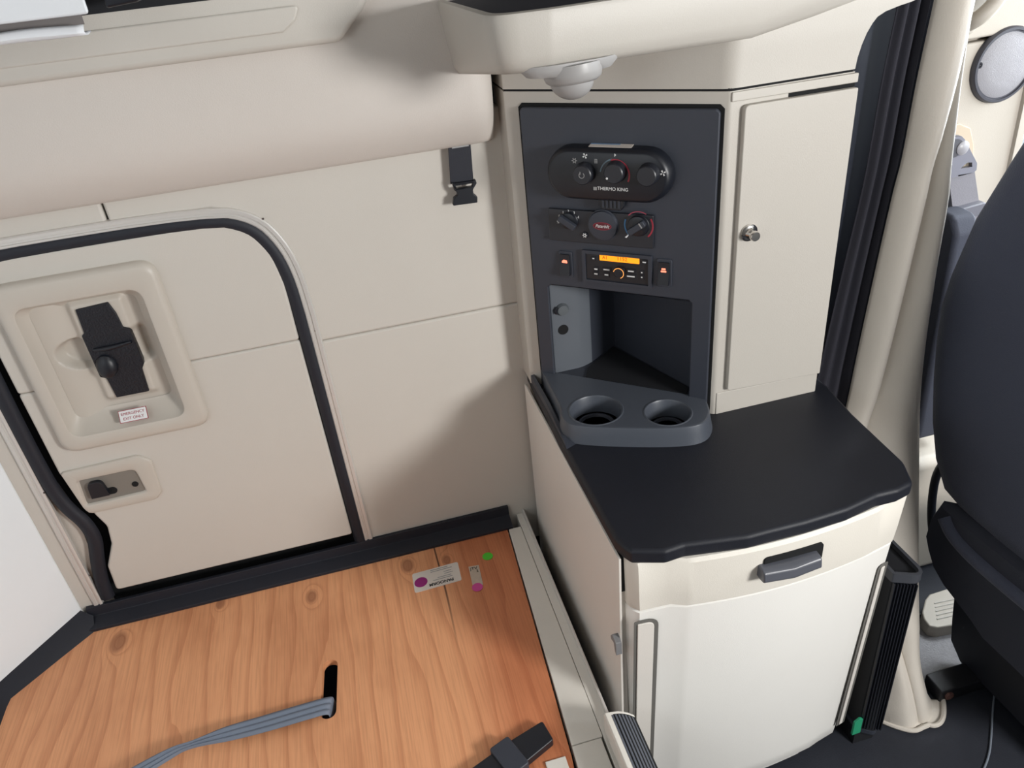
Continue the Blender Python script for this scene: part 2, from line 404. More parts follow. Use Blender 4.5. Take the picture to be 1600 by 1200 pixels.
# driver's side wall with its window
dw = struct(MB().prism([(1.2, .02, FL), (2.82, .02, FL), (2.82, .02, .5), (1.2, .02, .5)], (0, .06, 0),
     [[(a, .02, b) for a, b in [(1.655, -1.02), (2.5, -.86), (2.5, .1), (1.66, .0), (1.635, -.40)]]]).build('wall_right', CABIN), 'cream driver side cab wall with door pillar', 'wall')
MB().prism([(1.19, -.004, FL), (1.66, -.004, FL), (1.66, -.004, -.345), (1.19, -.004, -.355)], (0, .024, 0), ).build('pillar_cover', CABIN, dw, bevel=.006)
MB().prism([(1.19, -.010, .2), (1.72, -.010, .2), (1.72, -.010, -.335), (1.19, -.010, -.348)], (0, .03, 0), ).build('upper_trim', CABIN, dw, bevel=.006)
MB().prism([(1.19, -.20, FL), (2.80, -.20, FL), (2.80, 0.0, FL), (1.19, 0.0, FL)], (0, 0, .44)).build('lower_panel', CABIN, dw, bevel=.03, seg=4)
wd = struct(MB().sweep([(a, .015, b) for a, b in [(1.655, -1.02), (2.5, -.86), (2.5, .1), (1.66, .0), (1.635, -.40)]], [(-.012, -.01), (.012, -.01), (.012, .03), (-.012, .03)], (0, -1, 0), closed=True).build('window_1', CABIN), 'driver door window full of bright daylight', 'window')
MB().prism([(a, .05, b) for a, b in [(1.655, -1.02), (2.5, -.86), (2.5, .1), (1.66, .0), (1.635, -.40)]], (0, .004, 0)).build('pane', GLASS, wd, smooth=False)

# ------------------------------------------------------------------ padded header above the door (trim_1)
hd = MB()
def hdr(u, v):
    # v runs round the section from the lower lip up over the bulge, u along the wall
    sec = spline([(0, .02, -.372), (.10, -.006, -.392), (.2, -.030, -.388), (.42, -.082, -.325), (.62, -.098, -.245), (.8, -.092, -.16), (1, -.06, -.02)], v)
    x = -.83 + (1.168) * u
    e = max(0, (u - .955) / .045)                    # the end rolls back into the wall
    k = math.sqrt(max(0, 1 - e * e)) if e > 0 else 1
    lift = .0
    y = .02 + (sec[0] - .02) * k
    return Vector((x, y, sec[1] + lift))
hd.grid(hdr, 90, 28)
h1 = struct(hd.build('trim_1', VINYL_D, fix=True), 'padded beige header bulging out above the emergency door', 'trim')
# moulded pocket edge below the upper bunk (trim_2)
tp = MB()
poly = rpoly([(-.83, -.163), (.055, -.163), (.105, -.115), (.165, -.02), (.165, .10), (-.83, .10)], [0, .03, .03, .02, 0, 0])
tp.prism([(a, -.07, b) for a, b in poly], (0, -.055, 0))
t2 = struct(tp.build('trim_2', PLAST, bevel=.012, seg=3), 'moulded pocket edge in the header under the upper bunk', 'trim')
gr = rpoly([(-.83, -.136), (-.035, -.136), (-.012, -.120), (.0, -.098), (-.83, -.098)], [0, .012, .012, .01, 0])
MB().prism([(a, -.124, b) for a, b in gr], (0, -.007, 0)).build('ledge', PLAST, t2, bevel=.004)
MB().prism([(a, -.124, b) for a, b in rpoly([(-.83, -.076), (.02, -.076), (.05, .10), (-.83, .10)], .005)], (0, -.002, 0)).build('pocket', BLACK_M, t2)

# ------------------------------------------------------------------ emergency exit door (door_1)
dr = thing('door_1', (-.44, 0, -1.36), 'beige padded emergency exit door in the sleeper side wall', 'door'); dr['kind'] = 'structure'
outl = [(-.785, -1.40), (-.785, -.50), (-.745, -.45), (-.68, -.44), (-.25, -.443), (-.172, -.473), (-.136, -.53), (-.119, -.60), (-.115, -.70), (-.113, -1.40)]
MB().prism([(a, .058, b) for a, b in outl], (0, .002, 0)).build('backing', GAP, dr)
path = [Vector((a, .001, b)) for a, b in outl]
pp = [path[0], Vector((-.785, .001, -.8)), *smooth_path(path[1:-1], 2), path[-1]]
prof = [(-.011, .003), (-.011, -.006), (-.0085, -.008), (-.005, -.008), (-.004, -.0055), (0, -.0055), (.001, -.008), (.0075, -.008), (.010, -.006), (.011, .003)]
MB().sweep(pp, [(-q, -h) for q, h in prof], (0, -1, 0)).build('frame_strip', ALU, dr, label='ridged aluminium strip')
for p in ((411, 342), (493, 517), (534, 668), (568, 799), (69, 770), (141, 899)):
    q = wallpx(*p, -.006)
    MB().lathe([(.0022, 0), (.0020, .0012), (.0004, .0014)], (q[0], -.0054, q[1]), (0, -1, 0), 10).build('rivet', bpy.data.materials.get('dark rivet') or mat('dark rivet', (70, 62, 58), .5), dr)
sl = [wallpx(*p) for p in ((168, 934), (156, 905), (150, 866), (148, 842), (132, 817), (107, 797), (83, 770), (50, 712), (5, 625))]
sl = [(a, b) for a, b in sl] + [(-.757, -.55), (-.745, -.485), (-.70, -.460), (-.26, -.461), (-.19, -.488), (-.156, -.54), (-.139, -.61), (-.136, -.70), (-.134, -1.38)]
ppth = smooth_path([(a, .006, b) for a, b in sl], 2)
MB().sweep(ppth, [(.0165 * math.cos(a), .015 * max(-.2, math.sin(a)) + .001) for a in [i * math.pi / 5 - .01 for i in range(10)]], (0, -1, 0)).build('seal', RUBBER, dr, label='black rubber door seal')
dpo = [(-.74, -1.331), (-.151, -1.327), (-.151, -.7655), (-.73, -.7655)]
lp = [wallpx(*p, -.004) for p in ((182, 922), (168, 885), (174, 850), (167, 822), (150, 806), (92, 740))]
lower = lp + [(-.729, -.7557), (-.668, -.7557), (-.668, -.888), (-.410, -.888), (-.410, -.7557), (-.152, -.7557), (-.151, -1.328)]
lower = rpoly(lower, [.01, .02, .02, .03, .02, .01] + [0] * (len(lower) - 6), 4)
upper = [(-.729, -.7553), (-.729, -.52), (-.70, -.478), (-.64, -.470), (-.245, -.470), (-.19, -.497), (-.160, -.55), (-.151, -.62), (-.152, -.7553), (-.410, -.7553), (-.410, -.535), (-.668, -.535), (-.668, -.7553)]
MB().prism([(a, .016, b) for a, b in lower], (0, -.022, 0)).build('panel', VINYL, dr, bevel=.006, seg=3)
MB().prism([(a, .016, b) for a, b in upper], (0, -.022, 0)).build('panel', VINYL, dr, bevel=.006, seg=3)
# handle tray
bx = MB()
cx0, cx1, cz0, cz1 = -.692, -.383, -.910, -.516
def rr(x0, x1, z0, z1, r, y): return [Vector((a, y, b)) for a, b in rrect(x0, x1, z0, z1, r, 6)]
rings = [rr(cx0, cx1, cz0, cz1, .035, -.004), rr(cx0, cx1, cz0, cz1, .035, -.016), rr(cx0 + .004, cx1 - .004, cz0 + .004, cz1 - .004, .033, -.023),
         rr(cx0 + .012, cx1 - .012, cz0 + .012, cz1 - .012, .03, -.0265), rr(cx0 + .026, cx1 - .036, cz0 + .034, cz1 - .046, .03, -.027), rr(cx0 + .030, cx1 - .040, cz0 + .038, cz1 - .050, .028, -.025),
         rr(cx0 + .034, cx1 - .043, cz0 + .044, cz1 - .054, .024, -.012), rr(cx0 + .046, cx1 - .058, cz0 + .070, cz1 - .068, .02, .014), rr(cx0 + .052, cx1 - .064, cz0 + .076, cz1 - .074, .016, .017)]
bx.loft(rings, False, False)
hb = bx.build('handle_bezel', BEZEL, dr, label='raised moulded tray around the exit handle')
fx0, fx1, fz0, fz1 = cx0 + .044, cx1 - .054, cz0 + .064, cz1 - .062
def floor_h(u, v):
    x = fx0 + (fx1 - fx0) * u; z = fz0 + (fz1 - fz0) * v
    zc = -.705
    groove = (1 - sstep(.026, .046, abs(z - zc - .10 * (x + .52)))) * sstep(fx0 + .012, fx0 + .04, x) * (1 - sstep(fx1 - .03, fx1 - .008, x))
    px_ = -.523
    el = math.hypot((x + .585) / .048, (z + .700 + .1 * (x + .585)) / .034)
    groove = max(groove * sstep(-.56, -.50, x), 1 - sstep(.80, 1.12, el))
    lip = (1 - sstep(.045, .062, abs(x - px_))) * (1 - sstep(.105, .125, abs(z + .70)))
    ramp = .5 * (1 + math.cos(math.pi * min(1, abs(z - zc) / .12)))
    y = .0185 - .013 * lip - .010 * sstep(-.575, -.63, x) * (1 - groove) * (1 - lip) + .020 * groove * (1 - .25 * lip)
    return Vector((x, y, z))
MB().grid(floor_h, 70, 90).build('tray_floor', BEZEL, hb)
pl = [wallpx(*p, .0) for p in ((117, 485), (168, 473), (181, 490), (192, 512), (202, 514), (225, 568), (222, 577), (233, 612), (182, 622), (166, 592), (156, 590), (127, 526), (131, 522))]
mp = MB().prism([(a, .018, b) for a, b in pl], (0, -.017, 0)).build('latch_plate', mat('black pebbled plate', (19, 22, 31), .38, bump=.8, bscale=260), hb, bevel=.002, label='black textured release plate')
c = wallpx(172, 574, -.01)
kb = MB()
kb.loft([[Vector((c[0] + (r * 1.0) * math.cos(a) + sx, +.002 - h, c[1] + r * 1.25 * math.sin(a) + sz)) for a in [i * 2 * math.pi / 18 for i in range(18)]]
         for r, h, sx, sz in ((.021, 0, -.008, .000), (.020, .006, -.008, .0), (.0165, .012, -.009, -.004), (.010, .0155, -.010, -.008), (.003, .0165, -.010, -.009))])
kb.build('lever', BLACK, hb, label='glossy black release lever')
kb = MB().tube([wallpx(a, b, -.001)[0:1] + (-.001,) + wallpx(a, b, -.001)[1:2] for a, b in ((146, 547), (165, 545), (182, 541), (205, 534))], [.003, .006, .005, .003])
kb.build('cable_fold', BLACK, hb)
# warning sticker
SF = Face((0, -.0235, 0), (1, 0, 0), Vector((0, .30, 1)))
s0 = Vector((wallpx(208, 649, -.021)[0], 0, wallpx(208, 649, -.021)[1]))
SF = Face((s0.x, -.0185, s0.z), (1, 0, 0), (0, .55, 1))
st = fprism(SF, rrect(-.029, .029, -.0135, .0135, .001), 0, .0012).build('sticker', RED, dr, label='white red-edged sticker reading EMERGENCY EXIT ONLY')
fprism(SF, rrect(-.0278, .0278, -.0123, .0123, .001), .0012, .0016).build('paper', WHITE, st)
text('EMERGENCY', SF, 0, .0048, .0017, .0085, RED, st, xs=1.0)
text('EXIT ONLY', SF, 0, -.0056, .0017, .0085, RED, st, xs=1.0)
# latch bezel
lo = [wallpx(*p, -.012) for p in ((93, 740), (214, 712), (236, 719), (253, 769), (245, 780), (141, 803), (131, 796))]
loR = rpoly(lo, [.004, .012, .014, .014, .006, .006, .003])
li = [wallpx(*p, -.012) for p in ((121, 752), (210, 733), (229, 768), (135, 790))]
liR = rpoly(li, [.004, .014, .006, .004])
def resample(pts, n):
    P = [Vector(p) for p in pts]; P.append(P[0]); L = [0]
    for i in range(len(P) - 1): L.append(L[-1] + (P[i + 1] - P[i]).length)
    out = []; i = 0
    for k in range(n):
        t = L[-1] * k / n
        while L[i + 1] < t: i += 1
        f = (t - L[i]) / max(L[i + 1] - L[i], 1e-9); out.append(P[i] * (1 - f) + P[i + 1] * f)
    return out
ro, ri = resample(loR, 64), resample(liR, 64)
lcen = sum(ro, Vector((0, 0))) / 64
def lring(r, k, y): return [(lcen.x + (p.x - lcen.x) * k, y, lcen.y + (p.y - lcen.y) * k) for p in r]
lb = MB().loft([lring(ro, 1.0, -.002), lring(ro, 1.0, -.010), lring(ro, .985, -.0125), lring(ro, .96, -.0135), lring(ri, 1.08, -.0135), lring(ri, 1.03, -.0125), lring(ri, 1.0, -.010), lring(ri, .95, -.0055)], False, False).build('latch_bezel', BEZEL, dr, label='small latch bezel embossed OPEN')
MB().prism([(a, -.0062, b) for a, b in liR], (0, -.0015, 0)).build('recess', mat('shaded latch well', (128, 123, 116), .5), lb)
c = wallpx(150, 765, -.02)
MB().prism([(a, -.0075, b) for a, b in rpoly([(c[0] - .018, c[1] - .024), (c[0] + .022, c[1] - .024), (c[0] + .015, c[1] + .018), (c[0] - .015, c[1] + .018)], [.002, .002, .014, .014])], (0, -.012, 0)).build('lever', BLACK, lb, bevel=.002, label='black sliding latch')
c2 = wallpx(172, 766, -.01)
MB().prism([(c2[0] + a, -.0072, c2[1] + b) for a, b in stadium(-.010, -.003, .024, .009)], (0, -.002, 0)).build('slot', GAP, lb)
c3 = wallpx(211, 757, -.01)
MB().prism([(c3[0] + a, -.0072, c3[1] + b) for a, b in circle(0, 0, .007)], (0, -.002, 0)).build('hole', GAP, lb)
c4 = wallpx(128, 741, -.013)
text('OPEN', Face((c4[0], -.0128, c4[1]), (1, 0, 0), (0, 0, 1)), 0, 0, 0, .011, mat('embossed letters', (138, 132, 125), .5), lb)

# ------------------------------------------------------------------ black angle trim along the foot of the walls
bb = MB().prism([(-.815, .0, -1.357), (-.815, -.010, -1.357), (-.815, -.012, -1.3835), (-.815, -.030, -1.388), (-.815, -.050, -1.392), (-.815, -.050, -1.412), (-.815, 0, -1.412)], (1.078, 0, 0))
struct(bb.build('baseboard_back', RUBBER, bevel=.0015), 'black angle trim between the side wall and the plywood', 'baseboard')
bl = MB().loft([[(-.80, -.02, -1.375), (-.83, -.006, -1.358), (-.83, 0.02, -1.41), (-.80, -.06, -1.41)], [(-.958, -.185, -1.385), (-.978, -.168, -1.368), (-1.0, -.16, -1.41), (-.945, -.205, -1.41)],
               [(-.962, -.24, -1.387), (-.982, -.24, -1.375), (-1.0, -.24, -1.41), (-.945, -.24, -1.41)], [(-.962, -1.2, -1.387), (-.982, -1.2, -1.375), (-1.0, -1.2, -1.41), (-.945, -1.2, -1.41)]])
struct(bl.build('baseboard_left', RUBBER), 'black trim below the angled corner panel', 'baseboard')

# ================================================================== BUNK PLATFORM
ply = thing('plywood_board', (-.36, -.55, -1.418), 'bare plywood bunk board with a slot cut in it', 'board')
slot = []
F_top = Face((0, 0, -1.40), (1, 0, 0), (0, 1, 0))
s_a = Vector((-.240, -.343)); s_b = Vector((-.250, -.462)); dirv = (s_b - s_a).normalized(); nv = Vector((dirv.y, -dirv.x)) * .0165
def cap(c, a0):
    return [(c.x + .0165 * math.cos(a0 + math.pi * k / 10), c.y + .0165 * math.sin(a0 + math.pi * k / 10)) for k in range(11)]
base = math.atan2(-dirv.y, -dirv.x) - math.pi / 2
slot = cap(s_a, base) + cap(s_b, base + math.pi)
outer = [(.247, -.046), (-.80, -.046), (-.815, -.058), (-.897, -.135), (-.94, -.133), (-.958, -.145), (-.968, -.23), (-.968, -1.10), (.16, -1.10), (.208, -.715), (.228, -.38)]
MB().prism([(a, b, -1.418) for a, b in outer], (0, 0, .018), [[(a, b, -1.418) for a, b in slot]]).build('board', PLY, ply, bevel=.0008, seg=1)
PF = Face((0, 0, -1.40), (1, 0, 0), (0, 1, 0))
# big maker's label, read from the wall side
a0 = at(645, 898, 'z', -1.4); a1 = at(715, 878, 'z', -1.4); a3 = at(655, 926, 'z', -1.4)
LF = Face((a1.x, a1.y, -1.40), (a0 - a1), (a0 - a3) * 1.0)           # u runs to the picture's left, v towards the wall
LF = Face((a1.x, a1.y, -1.40), (-1, -.03, 0), (-.03 + .0, -1, 0))
w_ = .119; h_ = .066
lab = fprism(LF, rrect(0, w_, 0, h_, .006), .0, .0008).build('sticker', OFFW, ply, label='white maker label with a purple dot')
fprism(LF, circle(.100, .036, .0165), .0008, .0012).build('dot', MAGENTA, lab)
text('PANOORM', LF, .050, .054, .0009, .0125, BLACKTX, lab, xs=1.0, bold=.0004)
for k, (u, v, wd_) in enumerate(((.045, .042, .05), (.040, .036, .035), (.028, .028, .022), (.030, .021, .02), (.045, .012, .055), (.05, .006, .045))):
    fprism(LF, rrect(u - wd_ / 2, u + wd_ / 2, v - .001, v + .001, .0002), .0008, .0011).build('print_line', GREYTX, lab)
# torn tape with a pink dot, green dot
tq = [at(*p, 'z', -1.4) for p in ((732, 886), (748, 883), (755, 914), (739, 917))]
tp_ = MB().prism([(q.x, q.y, -1.3999) for q in tq], (0, 0, .0008)).build('tape', mat('grubby cream tape', (196, 180, 164), .6, var=.2, vscale=60), ply, label='strip of cream tape with faded writing')
TF = Face((tq[0].x, tq[0].y, -1.399), (1, -.05, 0), (.05, 1, 0))
text('JTV', TF, .012, -.010, .0002, .013, BLACKTX, tp_)
text('2', TF, .020, -.021, .0002, .011, BLACKTX, tp_)
q = at(746, 918, 'z', -1.4); fprism(PF, circle(q.x, q.y, .0135, 24, .0135), .0009, .0016).build('sticker', PINK, ply, label='pink dot sticker at the end of the tape')
q = at(762, 869.5, 'z', -1.4); fprism(PF, circle(q.x, q.y, .0135, 24, .0135), .0003, .0010).build('sticker', GREEN, ply, label='bright green dot sticker')

fr = thing('bunk_frame', (.27, -.5, -1.43), 'painted metal edge frame along the right side of the plywood', 'frame')
fo = lambda y: .252 + .052 * (y + .05) if y > -1.2 else .2
def fr_x(y): return .250 + .055 * (y + .05)
e0, e1 = -.012, -1.2
# flat strip, step, lip
def strip(name, x0f, x1f, z0, z1, m=PAINT, ys=(e0, e1), bevel=.0015, label=None):
    ya, yb = ys
    b_ = MB().loft([[(x0f(y), y, z0), (x1f(y), y, z0), (x1f(y), y, z1), (x0f(y), y, z1)] for y in (ya, yb)])
    return b_.build(name, m, fr, bevel=bevel, label=label)
strip('rail', fr_x, lambda y: .283 + .006 * (y + .05), -1.43, -1.397, ys=(e0 - .04, -.695))
strip('rail', lambda y: fr_x(y) - .0, lambda y: .279 + .006 * (y + .05), -1.43, -1.3965, ys=(-.697, e1))
strip('side_rail', lambda y: .284 + .006 * (y + .05), lambda y: .302, -1.47, -1.398, ys=(.0, e1))
strip('lip', lambda y: .3005, lambda y: .3065, -1.47, -1.384, ys=(.002, -.690), m=ALU, bevel=.002)
strip('cover_plate', lambda y: .155, lambda y: .196, -1.402, -1.396, ys=(-.712, e1))
MB().box(.2, .25, -1.15, -.05, FL, -1.43).build('leg', BLACK_M, fr)
tr = thing('step_tread', (.315, -.82, -1.40), 'ribbed black step tread on the end of the bunk frame', 'step')
def tread_sec(x): return -1.330 - .020 * ((x - .292) / .055) ** 2 * (1 if x > .292 else 0)
MB().loft([[(.284, y, -1.384), (.284, y, -1.335), (.287, y, -1.3315), (.2958, y, -1.332), (.305, y, -1.3342), (.315, y, -1.3376), (.325, y, -1.3434), (.335, y, -1.3515), (.3465, y, -1.3636), (.3465, y, -1.384)] for y in (-.692, -1.15)]).build('nosing', PAINT, tr, bevel=.001)
for k in range(7):
    xc = .2990 + k * .0068
    zc = -1.3325 - .030 * ((xc - .295) / .051) ** 2
    wv = .0022
    MB().loft([[(xc - wv, y, zc - .006), (xc - wv * .8, y, zc + .0012), (xc + wv * .8, y, zc + .0010 - .0004 * k), (xc + wv * 1.3, y, zc - .008)] for y in (-.700, -1.14)]).build('rib', mat('slate rubber rib', (88, 92, 102), .55) if k == 0 else bpy.data.materials['slate rubber rib'], tr)
MB().loft([[(.2955, y, -1.3325), (.305, y, -1.3337), (.315, y, -1.3371), (.325, y, -1.3429), (.335, y, -1.351), (.3465, y, -1.3631), (.34, y, -1.37), (.296, y, -1.345)] for y in (-.698, -1.142)]).build('tread_base', GAP, tr)

# grey webbing strap out of the slot
st_pts = [(-.2415, -.452, -1.45, .022), (-.2425, -.452, -1.41, .022), (-.249, -.4535, -1.394, .021), (-.29, -.457, -1.389, .021), (-.37, -.462, -1.386, .020), (-.45, -.465, -1.385, .016), (-.52, -.468, -1.385, .008), (-.57, -.478, -1.386, .012), (-.68, -.52, -1.385, .018), (-.80, -.58, -1.388, .02)]
sp = MB()
def strapf(u, v):
    k = spline([(i / (len(st_pts) - 1), *p) for i, p in enumerate(st_pts)], u)
    tw = spline([(0, 0.0), (.45, 0.05), (.62, .5), (.72, .95), (.85, .3), (1, 0)], u)[0]
    ww = (v - .5) * 2 * k[3]
    return Vector((k[0] + (.010 * (v - .5) if u < .3 else 0), k[1] + ww * math.cos(tw), k[2] + .004 + abs(ww) * 0 + (ww + k[3]) * math.sin(tw) * .8 + .0016 * math.cos((v - .5) * 2 * math.pi * 3)))
sp.grid(strapf, 80, 30)
strap = tag(sp.build('webbing_strap', WEB_L, solid=.0018), 'slate grey ribbed webbing strap coming out of the plywood slot', 'strap')
# loose buckle at the bottom edge
bk = thing('strap_buckle', (.11, -.70, -1.40), 'black plastic strap buckle lying on the plywood at the bottom edge', 'buckle')
BF = Face((.162, -.662, -1.40), (-.93, -.36, 0), (.36, -.93, 0))
fprism(BF, rpoly([(-.020, -.02), (.06, -.026), (.16, -.026), (.16, .03), (.06, .03), (-.012, .026)], [.006, .004, .004, .004, .004, .006]), .0, .020).build('body', BLACK, bk, bevel=.004, seg=3)
fprism(BF, rpoly([(.055, -.034), (.10, -.034), (.10, .038), (.055, .038)], .006), .004, .026).build('release_bar', DARK, bk, bevel=.003)
MB().obox(BF, .16, .42, -.02, .024, .004, .007).build('webbing', WEB, bk)

# ================================================================== UPPER BUNK CORNER
ub = thing('upper_bunk', (-.6, -.25, -.06), 'white upper bunk with loose cloth hanging below it', 'bunk')
MB().prism([(-.95, -.36, -.063), (-.268, -.36, -.063), (-.325, -.155, -.063), (-.95, -.155, -.063)], (0, 0, .163)).build('bunk_base', mat('white bunk vinyl', (222, 225, 229), .5, bump=.1, bscale=300), ub, bevel=.004)
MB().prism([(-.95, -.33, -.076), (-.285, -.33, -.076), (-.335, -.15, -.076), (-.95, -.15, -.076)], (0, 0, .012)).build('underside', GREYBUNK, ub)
cl = MB()
def clf(u, v):
    x = -.95 + .668 * u
    drop = .032 * (1 - sstep(.80, 1.0, u) * .55)
    sag = .012 + .016 * (1 - sstep(.3, 1.0, u))
    return Vector((x, -.335 - .020 * math.sin(math.pi * v) + .03 * (v - .5) + .002 * math.sin(u * 17), -.074 - sag * math.sin(math.pi * .62 * v) + .0015 * math.sin(u * 23 + 2 * v)))
cl.grid(clf, 60, 8)
cl.build('cloth', CLOTH, ub, solid=.002, label='crumpled white cloth edge')
MB().prism([(-.275, -.22, -.066), (-.268, -.22, -.02), (-.243, -.22, -.02), (-.230, -.22, -.045), (-.226, -.22, -.062)], (0, .05, 0)).build('bracket', BLACK, ub, bevel=.004)

# ================================================================== BUCKLE STRAP ON THE WALL
bs = thing('hanging_buckle', (.26, 0, -.45), 'black webbing strap with side release buckle hanging from the header', 'strap')
yb = -.022
pp = [wallpx(*p, yb) for p in ((700, 223), (735, 220), (740, 283), (704, 288))]
MB().prism([(a, yb, b) for a, b in pp], (0, .003, 0)).build('webbing', WEB, bs, bevel=.0006)
MB().box(pp[0][0] + .006, pp[1][0] - .005, -.026, -.0225, pp[0][1] - .012, pp[0][1] - .009).build('stitching', GREYTX, bs)
pb = [wallpx(*p, yb) for p in ((705, 283), (709, 296), (713, 299), (714, 304), (708, 308), (707, 320), (745, 315), (745, 306), (739, 301), (738, 295), (744, 285), (742, 279), (739, 281), (707, 285))]
hole = [wallpx(*p, yb) for p in ((711, 288), (738, 284), (737, 290), (713, 294))]
MB().prism([(a, yb - .008, b) for a, b in pb], (0, .012, 0), [[(a, yb - .008, b) for a, b in hole]]).build('buckle', BLACK, bs, bevel=.002)
MB().box(hole[0][0], hole[1][0], yb - .006, yb - .001, hole[0][1] - .002, hole[0][1] + .002).build('bar', BLACK, bs)

# ================================================================== TOWER CABINET
UF = Face((.364, -.083, 0), Vector((.298, -.254, 0)), (0, 0, 1))    # diagonal face carrying the controls
if UF.n.y > 0: UF = Face(UF.o, UF.u, UF.v)
def up(u, d=0.0):                                                    # plan point: along the face, d = depth behind it
    q = UF.p(u, 0, -d); return (q.x, q.y)
tw = thing('tower_cabinet', (.63, -.17, -.95), 'tall beige corner cabinet holding the control panel and a narrow door', 'cabinet')
cL = up(-.028); cR = up(.405)
plan = rpoly([(.345, .03), (.345, -.060), cL, cR, (.912, -.342), (.912, -.02), (.912, .03)], [0, .02, .006, .012, .004, 0, 0], 4)
plan = [p for p in plan]
niche = [up(.036), up(.036, .05), up(.070, .085), up(.095, .11), up(.110, .185), up(.150, .185), up(.366, .045), up(.366)]
# lower part has the open cubby cut into it
body = MB()
body.prism([(a, b, -.672) for a, b in plan], (0, 0, .380))
iL = [i for i, p in enumerate(plan)]
def after(pred): return [p for p in plan if pred(p)]
left = [p for p in plan if (Vector((p[0], p[1], 0)) - UF.o).dot(UF.u) < 0.02 ]
rightp = [p for p in plan if p not in left]
rb = [p for p in rightp]
low = left[:]; # starts at back wall and runs to the left stile
low = low + niche + rb
body.prism([(a, b, -.952) for a, b in low], (0, 0, .28))
body.build('body', TAUPE, tw)
# shadow gap plates
fprism(UF, rrect(.004, .3965, -.95, -.312, .008), .0, .0012, [rrect(.038, .362, -.952, -.672, .002)] if False else ()).build('gasket', GAP, tw) if False else None
g = MB().prism([UF.p(a, b, 0.0) for a, b in [(.0035, -.951), (.0035, -.320), (.0115, -.3125), (.389, -.3125), (.397, -.320), (.397, -.951), (.36, -.951), (.36, -.685), (.04, -.685), (.04, -.951)]], UF.n * .0015)
g.build('gasket', GAP, tw)
MB().box(.690, .9125, -.3440, -.3415, -.8965, -.310).build('door_gasket', GAP, tw)
dt = MB().prism([(a, -.344, b) for a, b in rpoly([(.6955, -.891), (.9115, -.8995), (.9115, -.3165), (.6955, -.3165)], [.008, .003, .003, .01])], (0, -.013, 0)).build('door', TAUPE, tw, bevel=.003, seg=3)
kq = at(1170, 363, 'y', -.357)
MB().lathe([(.0165, 0), (.0165, .003), (.0145, .0045), (.012, .005), (.010, .006), (.008, .014), (.0095, .018), (.0095, .024), (.0085, .026), (.0001, .0262)], (kq.x, -.357, kq.z), (0, -1, 0)).build('knob', CHROME, dt, label='chrome push knob')
# base below the door
MB().prism([(a, -.342, b) for a, b in [(.676, -.951), (.9125, -.951), (.9125, -.9035), (.692, -.8975), (.676, -.8975)]], (0, -.006, 0)).build('plinth', TAUPE, tw, bevel=.002)
MB().prism([(a, -.342, b) for a, b in [(.674, -.3095), (.9145, -.3095), (.9145, -.2935), (.674, -.2935)]], (0, -.007, 0)).build('top_rail', TAUPE, tw, bevel=.002)
# header fascia flaring out at its right end into the overhead shelf
hp = rpoly([(.345, .03), (.345, -.060), cL, cR, (.910, -.342), (.910, .03)], [0, .02, .006, .05, 0, 0], 6)
hb_ = MB(); rings = []
for z, grow, fx in ((-.288, 0, 0), (-.27, 0, .002), (-.25, .001, .006), (-.232, .002, .012), (-.217, .003, .020), (-.208, .003, .028), (-.2015, .003, .042), (-.196, .003, .066), (-.192, .003, .090), (-.186, .003, .112), (-.165, .003, .118)):
    ring = []
    for a, b in hp:
        k = sstep(.62, .91, a)
        ring.append((a + fx * k, b - grow * (1 if b < -.02 else 0), z))
    rings.append(ring)
hb_.loft(rings)
hb_.build('header', TAUPE, tw)
MB().prism([(a, b, -.2925) for a, b in rpoly([(.347, .03), (.347, -.060), up(-.026, .001), up(.404, .001), (.908, -.340), (.908, .03)], [0, .02, .006, .03, 0, 0], 5)], (0, 0, .005)).build('seam', GAP, tw)

# ------------------------------------------------------------------ control console
cs = thing('control_console', (*up(.2), -.95), 'dark charcoal console panel with open cubby in the corner cabinet', 'console')
out_ = [(.0095, -.951), (.0095, -.325), (.0155, -.3185), (.3855, -.3185), (.3915, -.325), (.3915, -.951), (.353, -.951), (.353, -.690), (.347, -.684), (.050, -.684), (.043, -.690), (.043, -.951)]
MB().prism([UF.p(a, b, .0015) for a, b in out_], UF.n * .010).build('panel', DARK, cs, bevel=.003, seg=3)
wall_pts = [(.043, .008), (.043, .0), (.050, -.006), (.084, -.036), (.092, -.046), (.104, -.070), (.1245, -.150), (.130, -.156), (.345, -.028), (.3535, -.014), (.3535, .008)]
cb = MB()
n_ = len(wall_pts)
zt, zb = -.676, -.9115
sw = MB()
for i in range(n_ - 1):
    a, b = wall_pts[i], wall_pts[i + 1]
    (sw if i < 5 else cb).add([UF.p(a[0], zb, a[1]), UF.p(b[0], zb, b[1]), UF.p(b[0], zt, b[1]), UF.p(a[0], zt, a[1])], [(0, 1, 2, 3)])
cb.add([UF.p(a, zb, o) for a, o in wall_pts], [tuple(range(n_))])
cb.add([UF.p(a, zt - (0 if o > -.01 else .022), o) for a, o in wall_pts], [tuple(range(n_))])
cub = cb.build('cubby', DARK, cs, fix=False)
sw.build('side_wall', mat('slate grey side wall', (92, 97, 104), .42, bump=.08, bscale=600), cs, fix=False, label='lighter slanted wall with the sockets')  # light falling on this wall is painted in as a lighter grey
bw = [(.0445, .010, -.6845), (.352, .010, -.6845), (.352, -.020, -.702), (.10, -.040, -.7065), (.052, -.004, -.690)]
MB().add([UF.p(a, z, o) for a, o, z in bw], [(0, 1, 2, 3, 4)]).build('brow', DARK, cs, fix=False)
MB().prism([UF.p(a, zb + .0006, o) for a, o in [(.105, -.04), (.127, -.150), (.343, -.026), (.345, .0), (.115, .0)]], (0, 0, .002)).build('cubby_mat', BLACK_M, cub)
